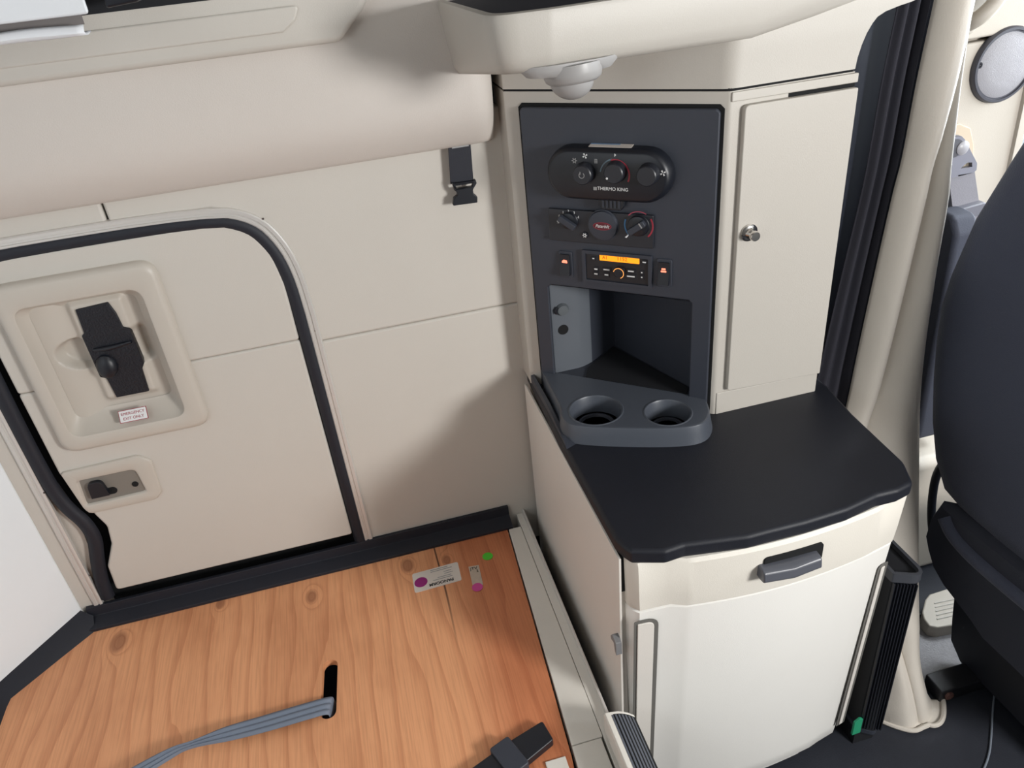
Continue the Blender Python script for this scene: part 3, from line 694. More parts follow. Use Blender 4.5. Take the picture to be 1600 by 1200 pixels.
# power socket and empty hole on the slanted left wall
q0 = UF.p(.050, 0, -.006); q1 = UF.p(.084, 0, -.036)
LW = Face((q0.x, q0.y, 0), q1 - q0, (0, 0, 1))
a_, b_ = LW.uv(878, 483)
ou = MB().lathe([(.0145, 0), (.0145, .003), (.0125, .006), (.0115, .009), (.0001, .0095)], LW.p(a_, b_, 0), LW.n, 20)
so = ou.build('power_socket', mat('grey socket cap', (88, 93, 97), .45), cs, label='grey capped power socket')
a2, b2 = LW.uv(866, 476); MB().tube([LW.p(a_ - .012, b_ + .008, .004), LW.p(a_ - .016, b_ + .002, .004), LW.p(a_ - .014, b_ - .006, .004)], .004, 8).build('hinge', BLACK, so)
a_, b_ = LW.uv(880, 515)
MB().lathe([(.0120, -.001), (.0120, .0012), (.0001, .0012)], LW.p(a_, b_, 0), LW.n, 20).build('socket_hole', GAP, cs, label='empty round socket hole')
# cup tray
ty = MB()
tl = [(.3665, -.083), (.362, -.20), (.362, -.268), (.352, -.285), (.360, -.318), (.389, -.338), (.44, -.3665), (.51, -.398), (.56, -.413), (.60, -.404), (.628, -.378), (.652, -.33), (.664, -.292)]
tin = [up(a, -o) for a, o in ((.372, -.004), (.3535, .004), (.048, .004))]
tray_out = tl[:-1] + [(.668, -.318)] + [up(.352, -.004), up(.046, -.004)]
fcur = smooth_path([(.3665, -.083, 0), (.363, -.20, 0), (.361, -.262, 0), (.352, -.282, 0), (.353, -.322, 0), (.392, -.349, 0), (.455, -.379, 0), (.53, -.411, 0), (.603, -.430, 0), (.640, -.396, 0), (.655, -.345, 0), (.657, -.325, 0)], 3)
tray_out = [(p.x, p.y) for p in fcur] + [up(.352, -.004), up(.046, -.004)]
tray_out = [tuple(p) for p in tray_out]
def tray_ring(g, z):
    out = []; n = len(tray_out)
    for i, p in enumerate(tray_out):
        a = Vector(tray_out[i - 1]); b = Vector(tray_out[(i + 1) % n]); d = (b - a).normalized()
        nn = Vector((-d.y, d.x))
        k = 1 if p[1] < -.10 and UF.n.dot(Vector((p[0], p[1], 0)) - UF.o) > .02 else 0
        q = Vector(p) + nn * g * k * TS
        out.append((q.x, q.y, z))
    return out
_ar = sum(tray_out[i - 1][0] * tray_out[i][1] - tray_out[i][0] * tray_out[i - 1][1] for i in range(len(tray_out)))
TS = -1 if _ar > 0 else 1
CUPS = ((.4270, -.2940, .0545), (.5610, -.3590, .0465))
ty = MB()
hl = [[(a, b, -.9085) for a, b in circle(cx_, cy_, r_ + .003, 40)] for cx_, cy_, r_ in CUPS]
ty.prism(tray_ring(-.004, -.9085), (0, 0, -.001), hl)
ty.loft([tray_ring(-.004, -.9085), tray_ring(-.0012, -.9093), tray_ring(0, -.912), tray_ring(.003, -.930), tray_ring(.007, -.9495)], False, False)
tray = ty.build('cup_tray', DARK_G, cs, label='grey cup holder tray bulging over the worktop')
for (cx_, cy_, r_) in CUPS:
    MB().lathe([(r_ + .0045, .0405), (r_ + .0025, .0417), (r_ + .0006, .0413), (r_ - .0012, .0385), (r_ - .003, .001)], (cx_, cy_, -.949), (0, 0, 1), 40, False, False).build('cup_wall', DARK_G, tray)
    MB().lathe([(r_ * .96, .0006), (r_ * .74, .0006), (r_ * .72, .006), (r_ * .64, .006), (r_ * .60, .0006), (.0001, .0006)], (cx_, cy_, -.949), (0, 0, 1), 36).build('cup_base', DARK, tray)
MB().loft([[(.3455, -.004, -.9500), (.3455, -.004, -.930), (.352, -.004, -.926), (.364, -.004, -.9500)], [(.3455, -.20, -.9500), (.3455, -.20, -.932), (.352, -.20, -.928), (.362, -.20, -.9500)],
          [(.343, -.33, -.9500), (.343, -.33, -.943), (.350, -.325, -.940), (.366, -.318, -.9500)], [(.342, -.350, -.9500), (.342, -.350, -.949), (.352, -.346, -.949), (.368, -.338, -.9500)]]).build('side_lip', DARK, cs)

# ------------------------------------------------------------------ instruments let into the console
PO = .0115                                                          # front of the console panel
def at_face(px, py, off): return UF.uv(px, py, off)
def fan_icon(F, cu, cv, r, off, m, parent):
    b = MB()
    for k in range(4):
        a = k * math.pi / 2 + .5
        pts = [(cu + r * q * math.cos(a + d), cv + r * q * math.sin(a + d)) for q, d in ((.12, 0), (.62, -.42), (1, -.28), (1, .28), (.5, .40))]
        b.prism([F.p(x, y, off) for x, y in pts], F.n * .0004)
    return b.build('fan_icon', m, parent)
def snow_icon(F, cu, cv, r, off, m, parent):
    b = MB()
    ring = circle(cu, cv, r * .62, 12); inner = circle(cu, cv, r * .38, 12)
    b.prism([F.p(x, y, off) for x, y in ring], F.n * .0004, [[F.p(x, y, off) for x, y in inner]])
    for k in range(6):
        a = k * math.pi / 3; d = Vector((math.cos(a), math.sin(a))); nn = Vector((-d.y, d.x)) * r * .14
        c_ = Vector((cu, cv))
        pts = [c_ + d * r * .6 - nn, c_ + d * r - nn, c_ + d * r + nn, c_ + d * r * .6 + nn]
        b.prism([F.p(p.x, p.y, off) for p in pts], F.n * .0004)
    return b.build('snowflake_icon', m, parent)
def knob(F, cu, cv, off, r, h, m, parent, name='knob', label=None):
    b = MB(); b.lathe([(r * 1.05, 0), (r * 1.05, h * .15), (r, h * .25), (r * .95, h * .9), (r * .86, h), (.0001, h)], F.p(cu, cv, off), F.n, 32)
    return b.build(name, m, parent, label=label)
KNOBM = mat('dark knob plastic', (34, 36, 43), .4)
tk = thing('climate_controller', UF.p(.19, -.48, PO), 'black oval climate controller with three round knobs at top of console', 'control panel')
cu, cv = .1925, -.434
TKD = .030
rg = []
for hw, hh, of in ((.1235, .0505, PO), (.1235, .0505, PO + .012), (.1215, .0490, PO + .022), (.1170, .0450, PO + .0285), (.113, .0415, PO + TKD)):
    rg.append([UF.p(a, b, of) for a, b in stadium(cu, cv, hw, hh)])
MB().loft(rg).build('housing', BLACK, tk)
TO = PO + TKD
for kx, ky in ((909, 273), (958, 271), (1009.5, 275)):
    a, b = UF.uv(kx, ky + 1, TO + .018)
    kn = knob(UF, a, b, TO, .0195, .019, KNOBM, tk)
    if kx == 909:
        arc_band(UF, a, b, .0045, .0058, -4.4, .9, TO + .0192).build('power_icon', GREYTX, kn)
        fprism(UF, rrect(a - .0035, a - .0024, b + .001, b + .007, .0001), TO + .0192, TO + .0196).build('power_mark', GREYTX, kn)
    if kx == 958:
        fprism(UF, circle(a - .0118, b - .0085, .0021, 14), TO + .0192, TO + .0197).build('dot', WHITE, kn)
        u2, v2 = UF.uv(961, 273, TO)
        arc_band(UF, u2, v2, .0262, .0292, -.45, 1.85, TO + .0002).build('warm_scale', RED, tk)
        arc_band(UF, u2, v2, .0275, .0300, 1.75, 3.0, TO + .0002).build('cool_scale', mat('dull blue print', (95, 115, 128), .5), tk)
a, b = UF.uv(914, 243.5, TO); fan_icon(UF, a, b, .0052, TO + .0002, WHITE, tk)
a, b = UF.uv(1036, 270.5, TO); fan_icon(UF, a, b, .0055, TO + .0002, WHITE, tk)
a, b = UF.uv(897.5, 251, TO); snow_icon(UF, a, b, .0055, TO + .0002, GREYTX, tk)
a, b = UF.uv(931, 252, TO)
fprism(UF, rrect(a - .0028, a + .0028, b + .0028, b + .0042, .0002), TO, TO + .0004).build('heat_icon', GREYTX, tk)
for k in range(3): fprism(UF, rrect(a - .0028 + k * .0022, a - .0014 + k * .0022, b - .004, b + .002, .0002), TO, TO + .0004).build('heat_icon', GREYTX, tk)
a, b = UF.uv(961, 242.5, TO); fprism(UF, [(a - .0012, b - .003), (a - .0012, b + .003), (a + .0022, b + .0005)], TO, TO + .0004).build('pointer_mark', WHITE, tk)
a, b = UF.uv(955, 295.5, TO)
text('THERMO KING', UF, a + .003, b, TO + .0002, .0090, WHITE, tk)
q = UF.uv(930, 294.5, TO)
fprism(UF, rrect(q[0] - .0035, q[0] + .0035, q[1] - .0032, q[1] + .0032, .0003), TO, TO + .0005).build('logo_mark', GREYTX, tk)
# label lying on the slanted top rim of the housing
LT = Face(UF.p(cu + .006, cv + .0496, PO + .017), UF.u, UF.v * .25 - UF.n)
LT = Face(UF.p(cu + .006, cv + .0510, PO + .009), UF.u, -UF.n * 1.0 + UF.v * .12)
fprism(LT, [(-.043, -.008), (.040, -.008), (.040, .008), (-.043, .008)], 0, .0006).build('label', OFFW, tk, label='white and blue label on the top rim')
fprism(LT, [(-.043, .003), (.015, .003), (.015, .008), (-.043, .008)], .0006, .0009).build('label_band', mat('pale blue print', (120, 150, 185), .5), tk)
# plug under it
pg = thing('cable_plug', UF.p(.195, -.507, PO), 'ridged black plug protruding under the oval climate controller', 'plug')
a, b = UF.uv(956, 311, PO + .012)
fprism(UF, rpoly([(a - .027, b + .006), (a + .027, b + .006), (a + .026, b - .012), (a + .019, b - .021), (a - .019, b - .021), (a - .026, b - .012)], .003), PO, PO + .016).build('body', BLACK, pg, bevel=.002)
for k in range(5): MB().obox(UF, a - .018 + k * .008, a - .0145 + k * .008, b - .016, b + .004, PO + .016, PO + .0178).build('rib', DARK, pg)
# heater control
hc = thing('heater_control', UF.p(.168, -.58, PO), 'rectangular heater control with two dials and a badge cap', 'control panel')
hu0, hv1 = UF.uv(862, 322, PO + .006); hu1, hv0 = UF.uv(1025, 382, PO + .006)
hu0, hu1, hv0, hv1 = .0585, .277, -.5795, -.5125
fprism(UF, rrect(hu0, hu1, hv0, hv1, .003), PO, PO + .007).build('faceplate', mat('charcoal faceplate', (35, 37, 44), .42, bump=.05, bscale=600), hc, bevel=.0015)
HO = PO + .007
for kx, ky, ang in ((888, 346, -.55), (996.5, 354, .62)):
    a, b = UF.uv(kx, ky, HO + .006)
    kn = knob(UF, a, b, HO, .0172 if kx < 950 else .0205, .008, BLACK, hc, 'dial')
    ca, sa = math.cos(ang), math.sin(ang)
    gp = [(a + x * ca - y * sa, b + x * sa + y * ca) for x, y in rrect(-.0195, .0195, -.0064, .0064, .004)]
    fprism(UF, gp, HO + .008, HO + .019).build('grip', DARK, kn, bevel=.002)
    if kx > 950:
        arc_band(UF, a, b, .0265, .0295, 2.75, 3.95, HO + .0003).build('cold_scale', BLUE, hc)
        arc_band(UF, a, b, .0265, .0285, 1.0, 2.4, HO + .0003).build('warm_scale', mat('dull red print', (150, 62, 80), .5), hc)
        arc_band(UF, a, b, .0265, .0295, -.85, .55, HO + .0003).build('hot_scale', RED, hc)
        fprism(UF, [(a - .0215, b - .018), (a - .0185, b - .0195), (a - .018, b - .0155)], HO + .008, HO + .0195).build('pointer', WHITE, kn)
        gp = [(a + x * ca - y * sa, b + x * sa + y * ca) for x, y in rrect(.010, .0125, -.0055, .0055, .0005)]
        fprism(UF, gp, HO + .019, HO + .0194).build('mark', GREYTX, kn)
    else:
        for k, s_ in enumerate('01234'):
            p_ = ((874, 337.5), (880, 332), (888, 330), (897, 332.5), (903.5, 339.5))[k]
            u2, v2 = UF.uv(*p_, HO); text(s_, UF, u2, v2, HO + .0003, .0075, WHITE, hc, name='numeral')
        u2, v2 = UF.uv(872, 347, HO); text('%', UF, u2, v2, HO + .0003, .008, WHITE, hc, name='icon')
a, b = UF.uv(914.5, 367, HO)
knob(UF, a, b, HO, .0065, .003, BLACK, hc, 'button')
snow_icon(UF, a, b, .0048, HO + .0032, WHITE, hc)
a, b = UF.uv(941.5, 353, HO + .004)
bc = knob(UF, a, b, HO, .0305, .006, DARK, hc, 'badge_cap')
fprism(UF, circle(a, b, .0190, 32, .0078), HO + .0061, HO + .0065).build('badge', RED, bc)
fprism(UF, circle(a, b, .0178, 32, .0068), HO + .0065, HO + .0068).build('badge_field', mat('dark red enamel', (92, 24, 36), .5), bc)
text('Peterbilt', UF, a + .000, b, HO + .0069, .0095, WHITE, bc, shear=.35, xs=.86)
# radio
rd = thing('radio', UF.p(.2, -.665, PO), 'small dark radio with a lit amber display in the console', 'radio')
ru0, ru1, rv0, rv1 = .127, .2735, -.6655, -.5955
fprism(UF, rrect(ru0, ru1, rv0, rv1, .002), PO, PO + .006, [rrect(ru0 + .007, ru1 - .007, rv0 + .006, rv1 - .007, .002)]).build('bezel', DARK, rd, bevel=.0012)
fprism(UF, rrect(ru0 + .0078, ru1 - .0078, rv0 + .0068, rv1 - .0078, .0015), PO, PO + .003).build('faceplate', mat('radio black', (26, 27, 33), .4), rd)
RO = PO + .003
du0, dv1 = UF.uv(938, 397.5, RO); du1, dv0 = UF.uv(998, 412, RO)
dv1 = dv1 - .0012; dv0 = UF.uv(968, 410, RO)[1] - .0002
du = (du0 + du1) / 2; dv = UF.uv(968, 404.5, RO)[1]
ds = fprism(UF, rrect(du - .0415, du + .0415, dv - .0066, dv + .0066, .001), RO, RO + .0012).build('display', AMBER, rd, label='lit amber display')
text('A1', UF, du - .030, dv, RO + .0013, .0098, AMBER_D, ds)
text('1152', UF, du + .006, dv, RO + .0013, .0110, AMBER_D, ds)
a, b = UF.uv(967, 426.5, RO + .008)
vk = knob(UF, a, b, RO, .0108, .010, BLACK, rd, 'volume_knob')
ringm = mat('lit knob ring', (255, 170, 90), .4, emit=.7)
arc_band(UF, a, b, .0100, .0114, -1.2, 2.9, RO + .0104).build('lit_ring', ringm, vk)
for px_, py_, ww in ((931.5, 420, .007), (931.5, 427.5, .007), (948, 421, .013), (948, 429, .008), (986, 423.5, .012), (986, 431.5, .016), (1003, 425.5, .003), (1003, 433, .003), (927.5, 403.5, .004), (1007, 409.5, .007)):
    a, b = UF.uv(px_, py_, RO)
    bt = fprism(UF, rrect(a - .0105, a + .0105, b - .0048, b + .0048, .001), RO, RO + .0012)
    ww_ = ww
    bo = fprism(UF, rrect(a - max(ww_, .006) * .75, a + max(ww_, .006) * .75, b - .0046, b + .0046, .001), RO, RO + .0014).build('button', BLACK, rd, bevel=.0004)
    fprism(UF, rrect(a - ww_ / 2, a + ww_ / 2, b - .0013, b + .0013, .0004), RO + .0014, RO + .0018).build('legend', WHITE, bo)
# rocker switches
for (ua, ub_, va, vb, lab_, ic) in ((.0735, .104, -.6615, -.603, 'black rocker switch left of the radio with lit red lamp icon', 0), (.2825, .3135, -.659, -.600, 'black rocker switch right of the radio with lit red icon', 1)):
    rk = thing('rocker_switch', UF.p((ua + ub_) / 2, va, PO), lab_, 'switch')
    fprism(UF, rrect(ua, ub_, va, vb, .006), PO, PO + .003).build('bezel', DARK, rk, bevel=.0012)
    um = (ua + ub_) / 2; vm = (va + vb) / 2
    MB().loft([[UF.p(um + sx * .0105, z, o) for sx, z, o in ((-1, vm + s2 * .023, PO + .003), (1, vm + s2 * .023, PO + .003))] for s2 in (1,)] +
              [[UF.p(um - .0105, vm + q_ * .023, PO + .003 + hgt), UF.p(um + .0105, vm + q_ * .023, PO + .003 + hgt)] for q_, hgt in ((1.0, .003), (.55, .0025), (0, .004), (-.6, .007), (-.95, .0085), (-1, .001))], False, False, closed=False).build('rocker', BLACK, rk, bevel=.0004, solid=.0005)
    iv = vm + .008
    if ic == 0:
        fprism(UF, rpoly([(um - .006, iv - .003), (um + .006, iv - .003), (um + .005, iv + .003), (um - .002, iv + .0042), (um - .006, iv + .001)], .001), PO + .0068, PO + .0073).build('lit_icon', ORANGE, rk)
    else:
        fprism(UF, rrect(um - .004, um + .004, iv + .0005, iv + .004, .001), PO + .0068, PO + .0073).build('lit_icon', ORANGE, rk)
        fprism(UF, rrect(um - .0055, um + .0055, iv - .0045, iv - .001, .001), PO + .0068, PO + .0073).build('lit_icon', ORANGE, rk)

# ================================================================== WORKTOP
fp = [(960, 840), (972, 852), (986, 861), (1040, 861), (1070, 851), (1170, 838), (1200, 830), (1260, 815), (1325, 795), (1372, 773), (1405, 765), (1428, 753)]
wt = [(.349, -.004), (.339, -.30)] + [(lambda q: (q.x, q.y))(at(*p, 'z', -.95)) for p in fp] + [(.925, -.62), (.935, -.45), (.95, -.34), (.95, -.004)]
wt = rpoly(wt, [0, .3, .03, .02, .01, .02, .02, .05, .05, .05, .05, .02, .02, .02, .05, .05, .03, 0], 3)
wk = MB().prism([(a, b, -.983) for a, b in wt], (0, 0, .033)).build('worktop', TOPM, bevel=.009, seg=4)
tag(wk, 'black worktop with a wavy front edge on the drawer cabinet', 'worktop')

# ================================================================== DRAWER CABINET
dc = thing('drawer_cabinet', (.63, -.4, FL), 'pale beige floor cabinet with a grey drawer pull under the black worktop', 'cabinet')
MB().prism([(.338, -.02, -1.80), (.338, -.02, -.979), (.338, -.655, -.979), (.338, -.655, -1.06), (.345, -.655, -1.08), (.345, -.655, -1.80)] if False else [(.338, -.02, -1.81), (.338, -.02, -.979), (.338, -.652, -.979), (.338, -.650, -1.07), (.338, -.640, -1.81)], (.005, 0, 0)).build('side_panel', SIDEP, dc, bevel=.0012)
MB().box(.3432, .3515, -.645, -.60, -1.068, -.981).build('gap', GAP, dc)
MB().box(.3432, .3535, -.640, -.60, -1.79, -1.069).build('corner_filler', SIDEP, dc)
MB().box(.352, .905, -.60, -.01, -1.79, -.98).build('carcass', PLAST, dc)
def fy(x):                                   # bow of the front seen from above
    t = (x - .36) / .54
    return -.672 - .030 * math.sin(math.pi * min(1, max(0, t)))
def front_ring(z, xl, xr, setb, step=.0, back=-.61):
    n = 26; pts = []
    pts.append((xl, back, z)); pts.append((xl, -.650 + setb, z)); pts.append((xl + .004, -.660 + setb, z)); pts.append((xl + .016, -.6735 + setb, z)); pts.append((xl + .075, -.6765 + setb, z))
    for i in range(n + 1):
        x = xl + .10 + (xr - xl - .19) * i / n
        pts.append((x, fy(x) - step + setb, z))
    pts.append((xr - .065, -.682 + setb, z)); pts.append((xr - .018, -.672 + setb, z)); pts.append((xr - .004, -.660 + setb, z)); pts.append((xr, -.645 + setb, z)); pts.append((xr, back, z))
    return pts
df = MB().loft([front_ring(-.981, .350, .915, .004, .004), front_ring(-.987, .350, .914, .0, .006), front_ring(-1.07, .3515, .908, 0, .004), front_ring(-1.0975, .3525, .906, .001, .002), front_ring(-1.101, .354, .904, .004, 0)])
dfo = df.build('drawer', mat('beige drawer plastic', (225, 220, 210), .5, bump=.14, bscale=420, var=.02), dc)
lf = MB()
zs = [-1.103, -1.107, -1.2, -1.4, -1.6, -1.70, -1.735, -1.755, -1.765]
rings = []
for z in zs:
    k = (-1.10 - z) / .66
    rings.append(front_ring(z, .353 + .004 * k, .905 - .018 * k - (.02 if z < -1.74 else 0), .003 + .030 * k + (.012 if z < -1.74 else 0) + (.006 if z > -1.104 else 0), 0))
lf.loft(rings)
lfo = lf.build('lower_front', PLAST_L, dc)
# drawer pull
hx0, hx1 = .600, .714
def hy(x): return fy(x) - .005
hq0 = at(1186, 888, 'y', -.71); hq1 = at(1275, 872, 'y', -.71)
hx0, hx1, hz = hq0.x, hq1.x, (hq0.z + hq1.z) / 2
MB().prism([(a, -.698, b) for a, b in rrect(hx0 + .010, hx1 + .013, hz - .014, hz + .026, .008)], (0, -.0115, 0)).build('pull_recess', GAP, dfo, bevel=.0008)  # flat dark plate stands in for the shade inside the recess
pr = MB()
prof = [(-.700, .010), (-.714, .012), (-.728, .011), (-.734, .007), (-.737, -.010), (-.733, -.015), (-.720, -.017), (-.700, -.016)]
pr.loft([[(x, y if abs(x - (hx0 + hx1) / 2) < .05 else y + .006, hz + d) for y, d in prof] for x in (hx0, hx0 + .006, (hx0 + hx1) / 2, hx1 - .006, hx1)])
pr.build('pull', mat('satin grey pull', (82, 84, 92), .35), dfo, bevel=.004, seg=3, label='satin grey drawer pull')
# raised strips either side of the front: recess shade painted as a grey surround
def ystrip(z, x):
    k = (-1.10 - z) / .66; return -.6765 + .003 + .030 * k
def side_strip(xa, xb, zt_, zb_, name, off, top_r):
    outp = rpoly([(xa, zb_), (xb, zb_), (xb, zt_), (xa, zt_)], top_r, 6)
    inn = rpoly([(xa + .006, zb_ + .006), (xb - .009, zb_ + .006), (xb - .009, zt_ - .006), (xa + .006, zt_ - .006)], [max(0, r_ - .005) for r_ in top_r], 6)
    f_ = lambda p, o: (p[0], ystrip(p[1], p[0]) + off(p[0]) + o, p[1])
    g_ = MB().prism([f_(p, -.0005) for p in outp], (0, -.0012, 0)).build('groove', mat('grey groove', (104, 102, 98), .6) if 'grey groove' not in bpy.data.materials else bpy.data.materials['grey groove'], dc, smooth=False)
    MB().prism([f_(p, -.0015) for p in inn], (0, -.003, 0)).build('insert_strip', SIDEP, dc, bevel=.0012)
side_strip(.3575, .4045, -1.125, -1.70, 'l', lambda x: .002 - .06 * (x - .357), [.002, .002, .022, .004])
side_strip(.868, .893, -1.155, -1.70, 'r', lambda x: -.001 + .22 * max(0, x - .866), [.003, .003, .004, .012])
hk = at(966, 1000, 'x', .337)
MB().prism([(.338, hk.y + a, hk.z + b) for a, b in rpoly([(-.016, .012), (.004, .016), (.012, .004), (.010, -.004), (-.004, .002), (-.010, -.016), (-.018, -.022)], .003)], (-.012, 0, 0)).build('hook', mat('grey hook', (120, 120, 122), .4), dc, bevel=.002, label='small grey coat hook')
MB().box(.40, .86, -.60, -.05, FL, -1.765).build('plinth', GAP, dc)

# black ribbed unit between cabinet and curtain
rbx = thing('ribbed_unit', (.975, -.52, FL), 'narrow black ribbed bin with grey rim between drawer cabinet and curtain', 'bin')
def rb_ring(z, xr): return [(a, b, z) for a, b in rpoly([(.935, -.40), (xr, -.40), (xr, -.672), (.935, -.645)], [0, .01, .03, .004], 5)]
MB().loft([rb_ring(-1.76, .972), rb_ring(-1.235, .992)]).build('body', BLACK_M, rbx)
rim = rb_ring(-1.235, .992)
MB().sweep([Vector(p) for p in rim], [(-.003, -.012), (.004, -.012), (.004, .012), (-.003, .012)], (0, 0, 1), closed=True).build('rim', mat('glossy dark grey rim', (66, 68, 74), .3), rbx, bevel=.001)
MB().sweep([Vector((a, b, -1.745)) for a, b, _ in rb_ring(0, .973)], [(-.002, -.006), (.003, -.006), (.003, .006), (-.002, .006)], (0, 0, 1), closed=True).build('base_rim', DARK, rbx)
for k in range(8):
    x = .9385 + k * .0055; y_ = -.6465 - .027 * (x - .935) / .057
    MB().loft([[(x - .0015, y_ + .002, z), (x - .001, y_ - .004, z), (x + .001, y_ - .0042, z), (x + .0015, y_ + .002, z)] for z in (-1.735, -1.25)]).build('rib', BLACK, rbx)
MB().box(.945, 1.0, -.63, -.42, FL, -1.755).build('foot', BLACK_M, rbx)
gt = at(1341, 1138, 'y', -.655)
tag(MB().prism([(gt.x - .010, -.652, gt.z - .028), (gt.x + .012, -.652, gt.z - .026), (gt.x + .012, -.652, gt.z + .026), (gt.x + .002, -.652, gt.z + .03), (gt.x - .01, -.652, gt.z + .02)], (0, .006, 0)).build('green_tag', TEAL, bevel=.001), 'little green tag tucked beside the foot of the drawer cabinet', 'tag')

# ================================================================== OVERHEAD SHELF AND READING LIGHT
os_ = thing('overhead_shelf', (.6, -.2, -.22), 'beige overhead tray shelf with dark mat above the corner cabinet', 'shelf')
def shelf_plan(g, rr_=.045):
    return rpoly([(.236 - g * .8, .03), (.238 - g * .8, -.03), (.256 - g, -.425 - g), (.34, -.428 - g), (.50, -.405 - g), (.70, -.376 - g), (.94, -.362 - g), (1.02, -.346 - g), (1.02, .03)], [0, 0, rr_, .06, .1, .1, .1, .05, 0], 5)
def shelf_ring(z, g, rr_=.045, tilt=0.0): return [(a, b, z - tilt * (1 - min(1, max(0, -b / .42))) + (.045 * sstep(.70, 1.0, a) if z < -.15 else 0)) for a, b in shelf_plan(g, rr_)]
sh = MB().loft([shelf_ring(-.2035, -.035, .03, .055), shelf_ring(-.2025, -.022, .035, .055), shelf_ring(-.195, -.010, .04, .05), shelf_ring(-.180, -.004, .045, .03), shelf_ring(-.128, .006, .05), shelf_ring(-.122, .004, .05), shelf_ring(-.120, -.002, .05), shelf_ring(-.121, -.008, .04), shelf_ring(-.126, -.010, .04)])
sh.build('tray', TAUPE, os_)
MB().prism(shelf_ring(-.1265, -.009, .04), (0, 0, .003)).build('mat', LINER, os_, label='dark tray mat')
rl = thing('reading_light', (.36, -.40, -.21), 'grey eyeball reading light under the overhead shelf', 'lamp')
ob = at(897, 88, 'y', -.405)
LZ = -.202
RX = Vector((.985, .10, -.0)).normalized(); 
def lrr(cx_, cy_, hx_, hy_, z, n=24): 
    out = []
    for k in range(n):
        a = 2 * math.pi * k / n
        ex = math.copysign(abs(math.cos(a)) ** .75, math.cos(a)) * hx_; ey = math.copysign(abs(math.sin(a)) ** .9, math.sin(a)) * hy_
        out.append((cx_ + ex * RX.x - ey * RX.y, cy_ + ex * RX.y + ey * RX.x, z))
    return out
cx_, cy_ = ob.x, -.385
LGREY = mat('light grey lamp plastic', (158, 156, 155), .4)
MB().loft([lrr(cx_ - .003, cy_, .080, .036, LZ + .004), lrr(cx_ - .003, cy_, .080, .036, LZ - .003), lrr(cx_ - .003, cy_, .070, .031, LZ - .013), lrr(cx_ - .003, cy_, .050, .028, LZ - .015)]).build('base', LGREY, rl)
MB().lathe([(.046, 0), (.046, .012), (.043, .022), (.036, .027), (.034, .027)], (cx_ + .002, cy_, LZ - .003), (.05, -.1, -1), 32).build('bezel', LGREY, rl)
MB().lathe([(.0345 * math.cos(a), .022 + .030 * math.sin(a)) for a in [i * math.pi / 20 for i in range(10)]] + [(.0005, .052)], (cx_ + .002, cy_, LZ - .003), (-.10, -.1, -1), 32).build('eyeball', LGREY, rl)

# ================================================================== DARK PILLAR COVER AND CURTAIN
pc = MB()
def pilf(u, v):
    z = .25 - 2.06 * v
    x = .9135 + .30 * u
    y = -.205 - .035 * math.cos(u * math.pi * 1.9 - 1.0)
    return Vector((x - .018 * v * u, y, z))
pc.grid(pilf, 24, 10)
struct(pc.build('trim_3', mat('dark pillar vinyl', (24, 27, 38), .6, bump=.05, spec=.25), solid=.006), 'dark pillar lining between the corner cabinet and curtain', 'trim')
# curtain
CP = Vector((0, -.42, -.2)); CN = Vector((0, 1.63, -.18)).normalized()
def cp(px, py): return at(px, py, 'y', -.285 - .315 * sstep(560, 1180, py))
keys_l = [(-40, 1468), (0, 1460), (125, 1433), (250, 1409), (300, 1396), (450, 1362), (600, 1330), (700, 1311), (800, 1316), (900, 1346), (1000, 1372), (1060, 1376), (1100, 1371), (1134, 1370)]
keys_c = [(-40, 1521), (0, 1513), (125, 1487), (250, 1451), (300, 1440), (450, 1406), (600, 1370), (665, 1350), (760, 1335), (850, 1342), (950, 1382), (1050, 1408), (1134, 1420)]
keys_r = [(-40, 1525), (0, 1519), (125, 1499), (250, 1481), (300, 1476), (450, 1451), (600, 1437), (750, 1435), (888, 1434), (1000, 1433), (1040, 1437), (1080, 1447), (1134, 1459)]
ct = thing('curtain', (1.1, -.58, FL), 'grey vinyl privacy curtain gathered into folds beside the seat', 'curtain')
cm = MB()
NV = 70
def curt(u, v):
    py = -40 + (1134 + 40) * v
    L_, C_, R_ = spline(keys_l, py)[0], spline(keys_c, py)[0], spline(keys_r, py)[0]
    base_y = py + 6 * math.sin(u * math.pi) * sstep(.9, 1, v) 
    if u < .5:
        s = u / .5; px_ = L_ + (C_ - L_) * s; wpx = (C_ - L_)
        bul = math.sin(math.pi * min(1, s)) ** .8
    else:
        s = (u - .5) / .5; px_ = C_ + (R_ - C_) * s; wpx = (R_ - C_)
        bul = math.sin(math.pi * s) ** .8
    p = cp(px_, base_y)
    d = min(.045, wpx * .0010)
    low = sstep(.80, 1, v)
    bul *= (1 - .75 * low)
    p = p + Vector((0, -d * bul - .05 * low * math.sin(u * math.pi) + .006 * low * math.exp(-((u - .42) / .09) ** 2), 0))
    p.z = max(p.z, FL + .004 + .012 * (1 - v))
    return p
cm.grid(curt, 64, NV)
cm.build('cloth', CURT, ct, solid=.003)
hem = [curt(i / 40, 1.0) + Vector((0, -.003, .004)) for i in range(41)]
MB().tube(hem, .006, 8).build('hem', CURT, ct)
lm = MB()
keys_k = [(-40, 1432), (0, 1423), (125, 1396), (250, 1373), (300, 1363), (450, 1326), (600, 1290), (680, 1272)]
def linf(u, v):
    py = -40 + 740 * v
    a_ = spline(keys_k, py)[0]; b_ = spline(keys_l, py)[0] + 6
    p = cp(a_ + (b_ - a_) * u, py)
    return p + Vector((0, .025 + .007 * math.cos(u * math.pi * 5), 0))
lm.grid(linf, 40, 24)
lm.build('lining', LINER, ct, solid=.002, label='dark pleated curtain lining')

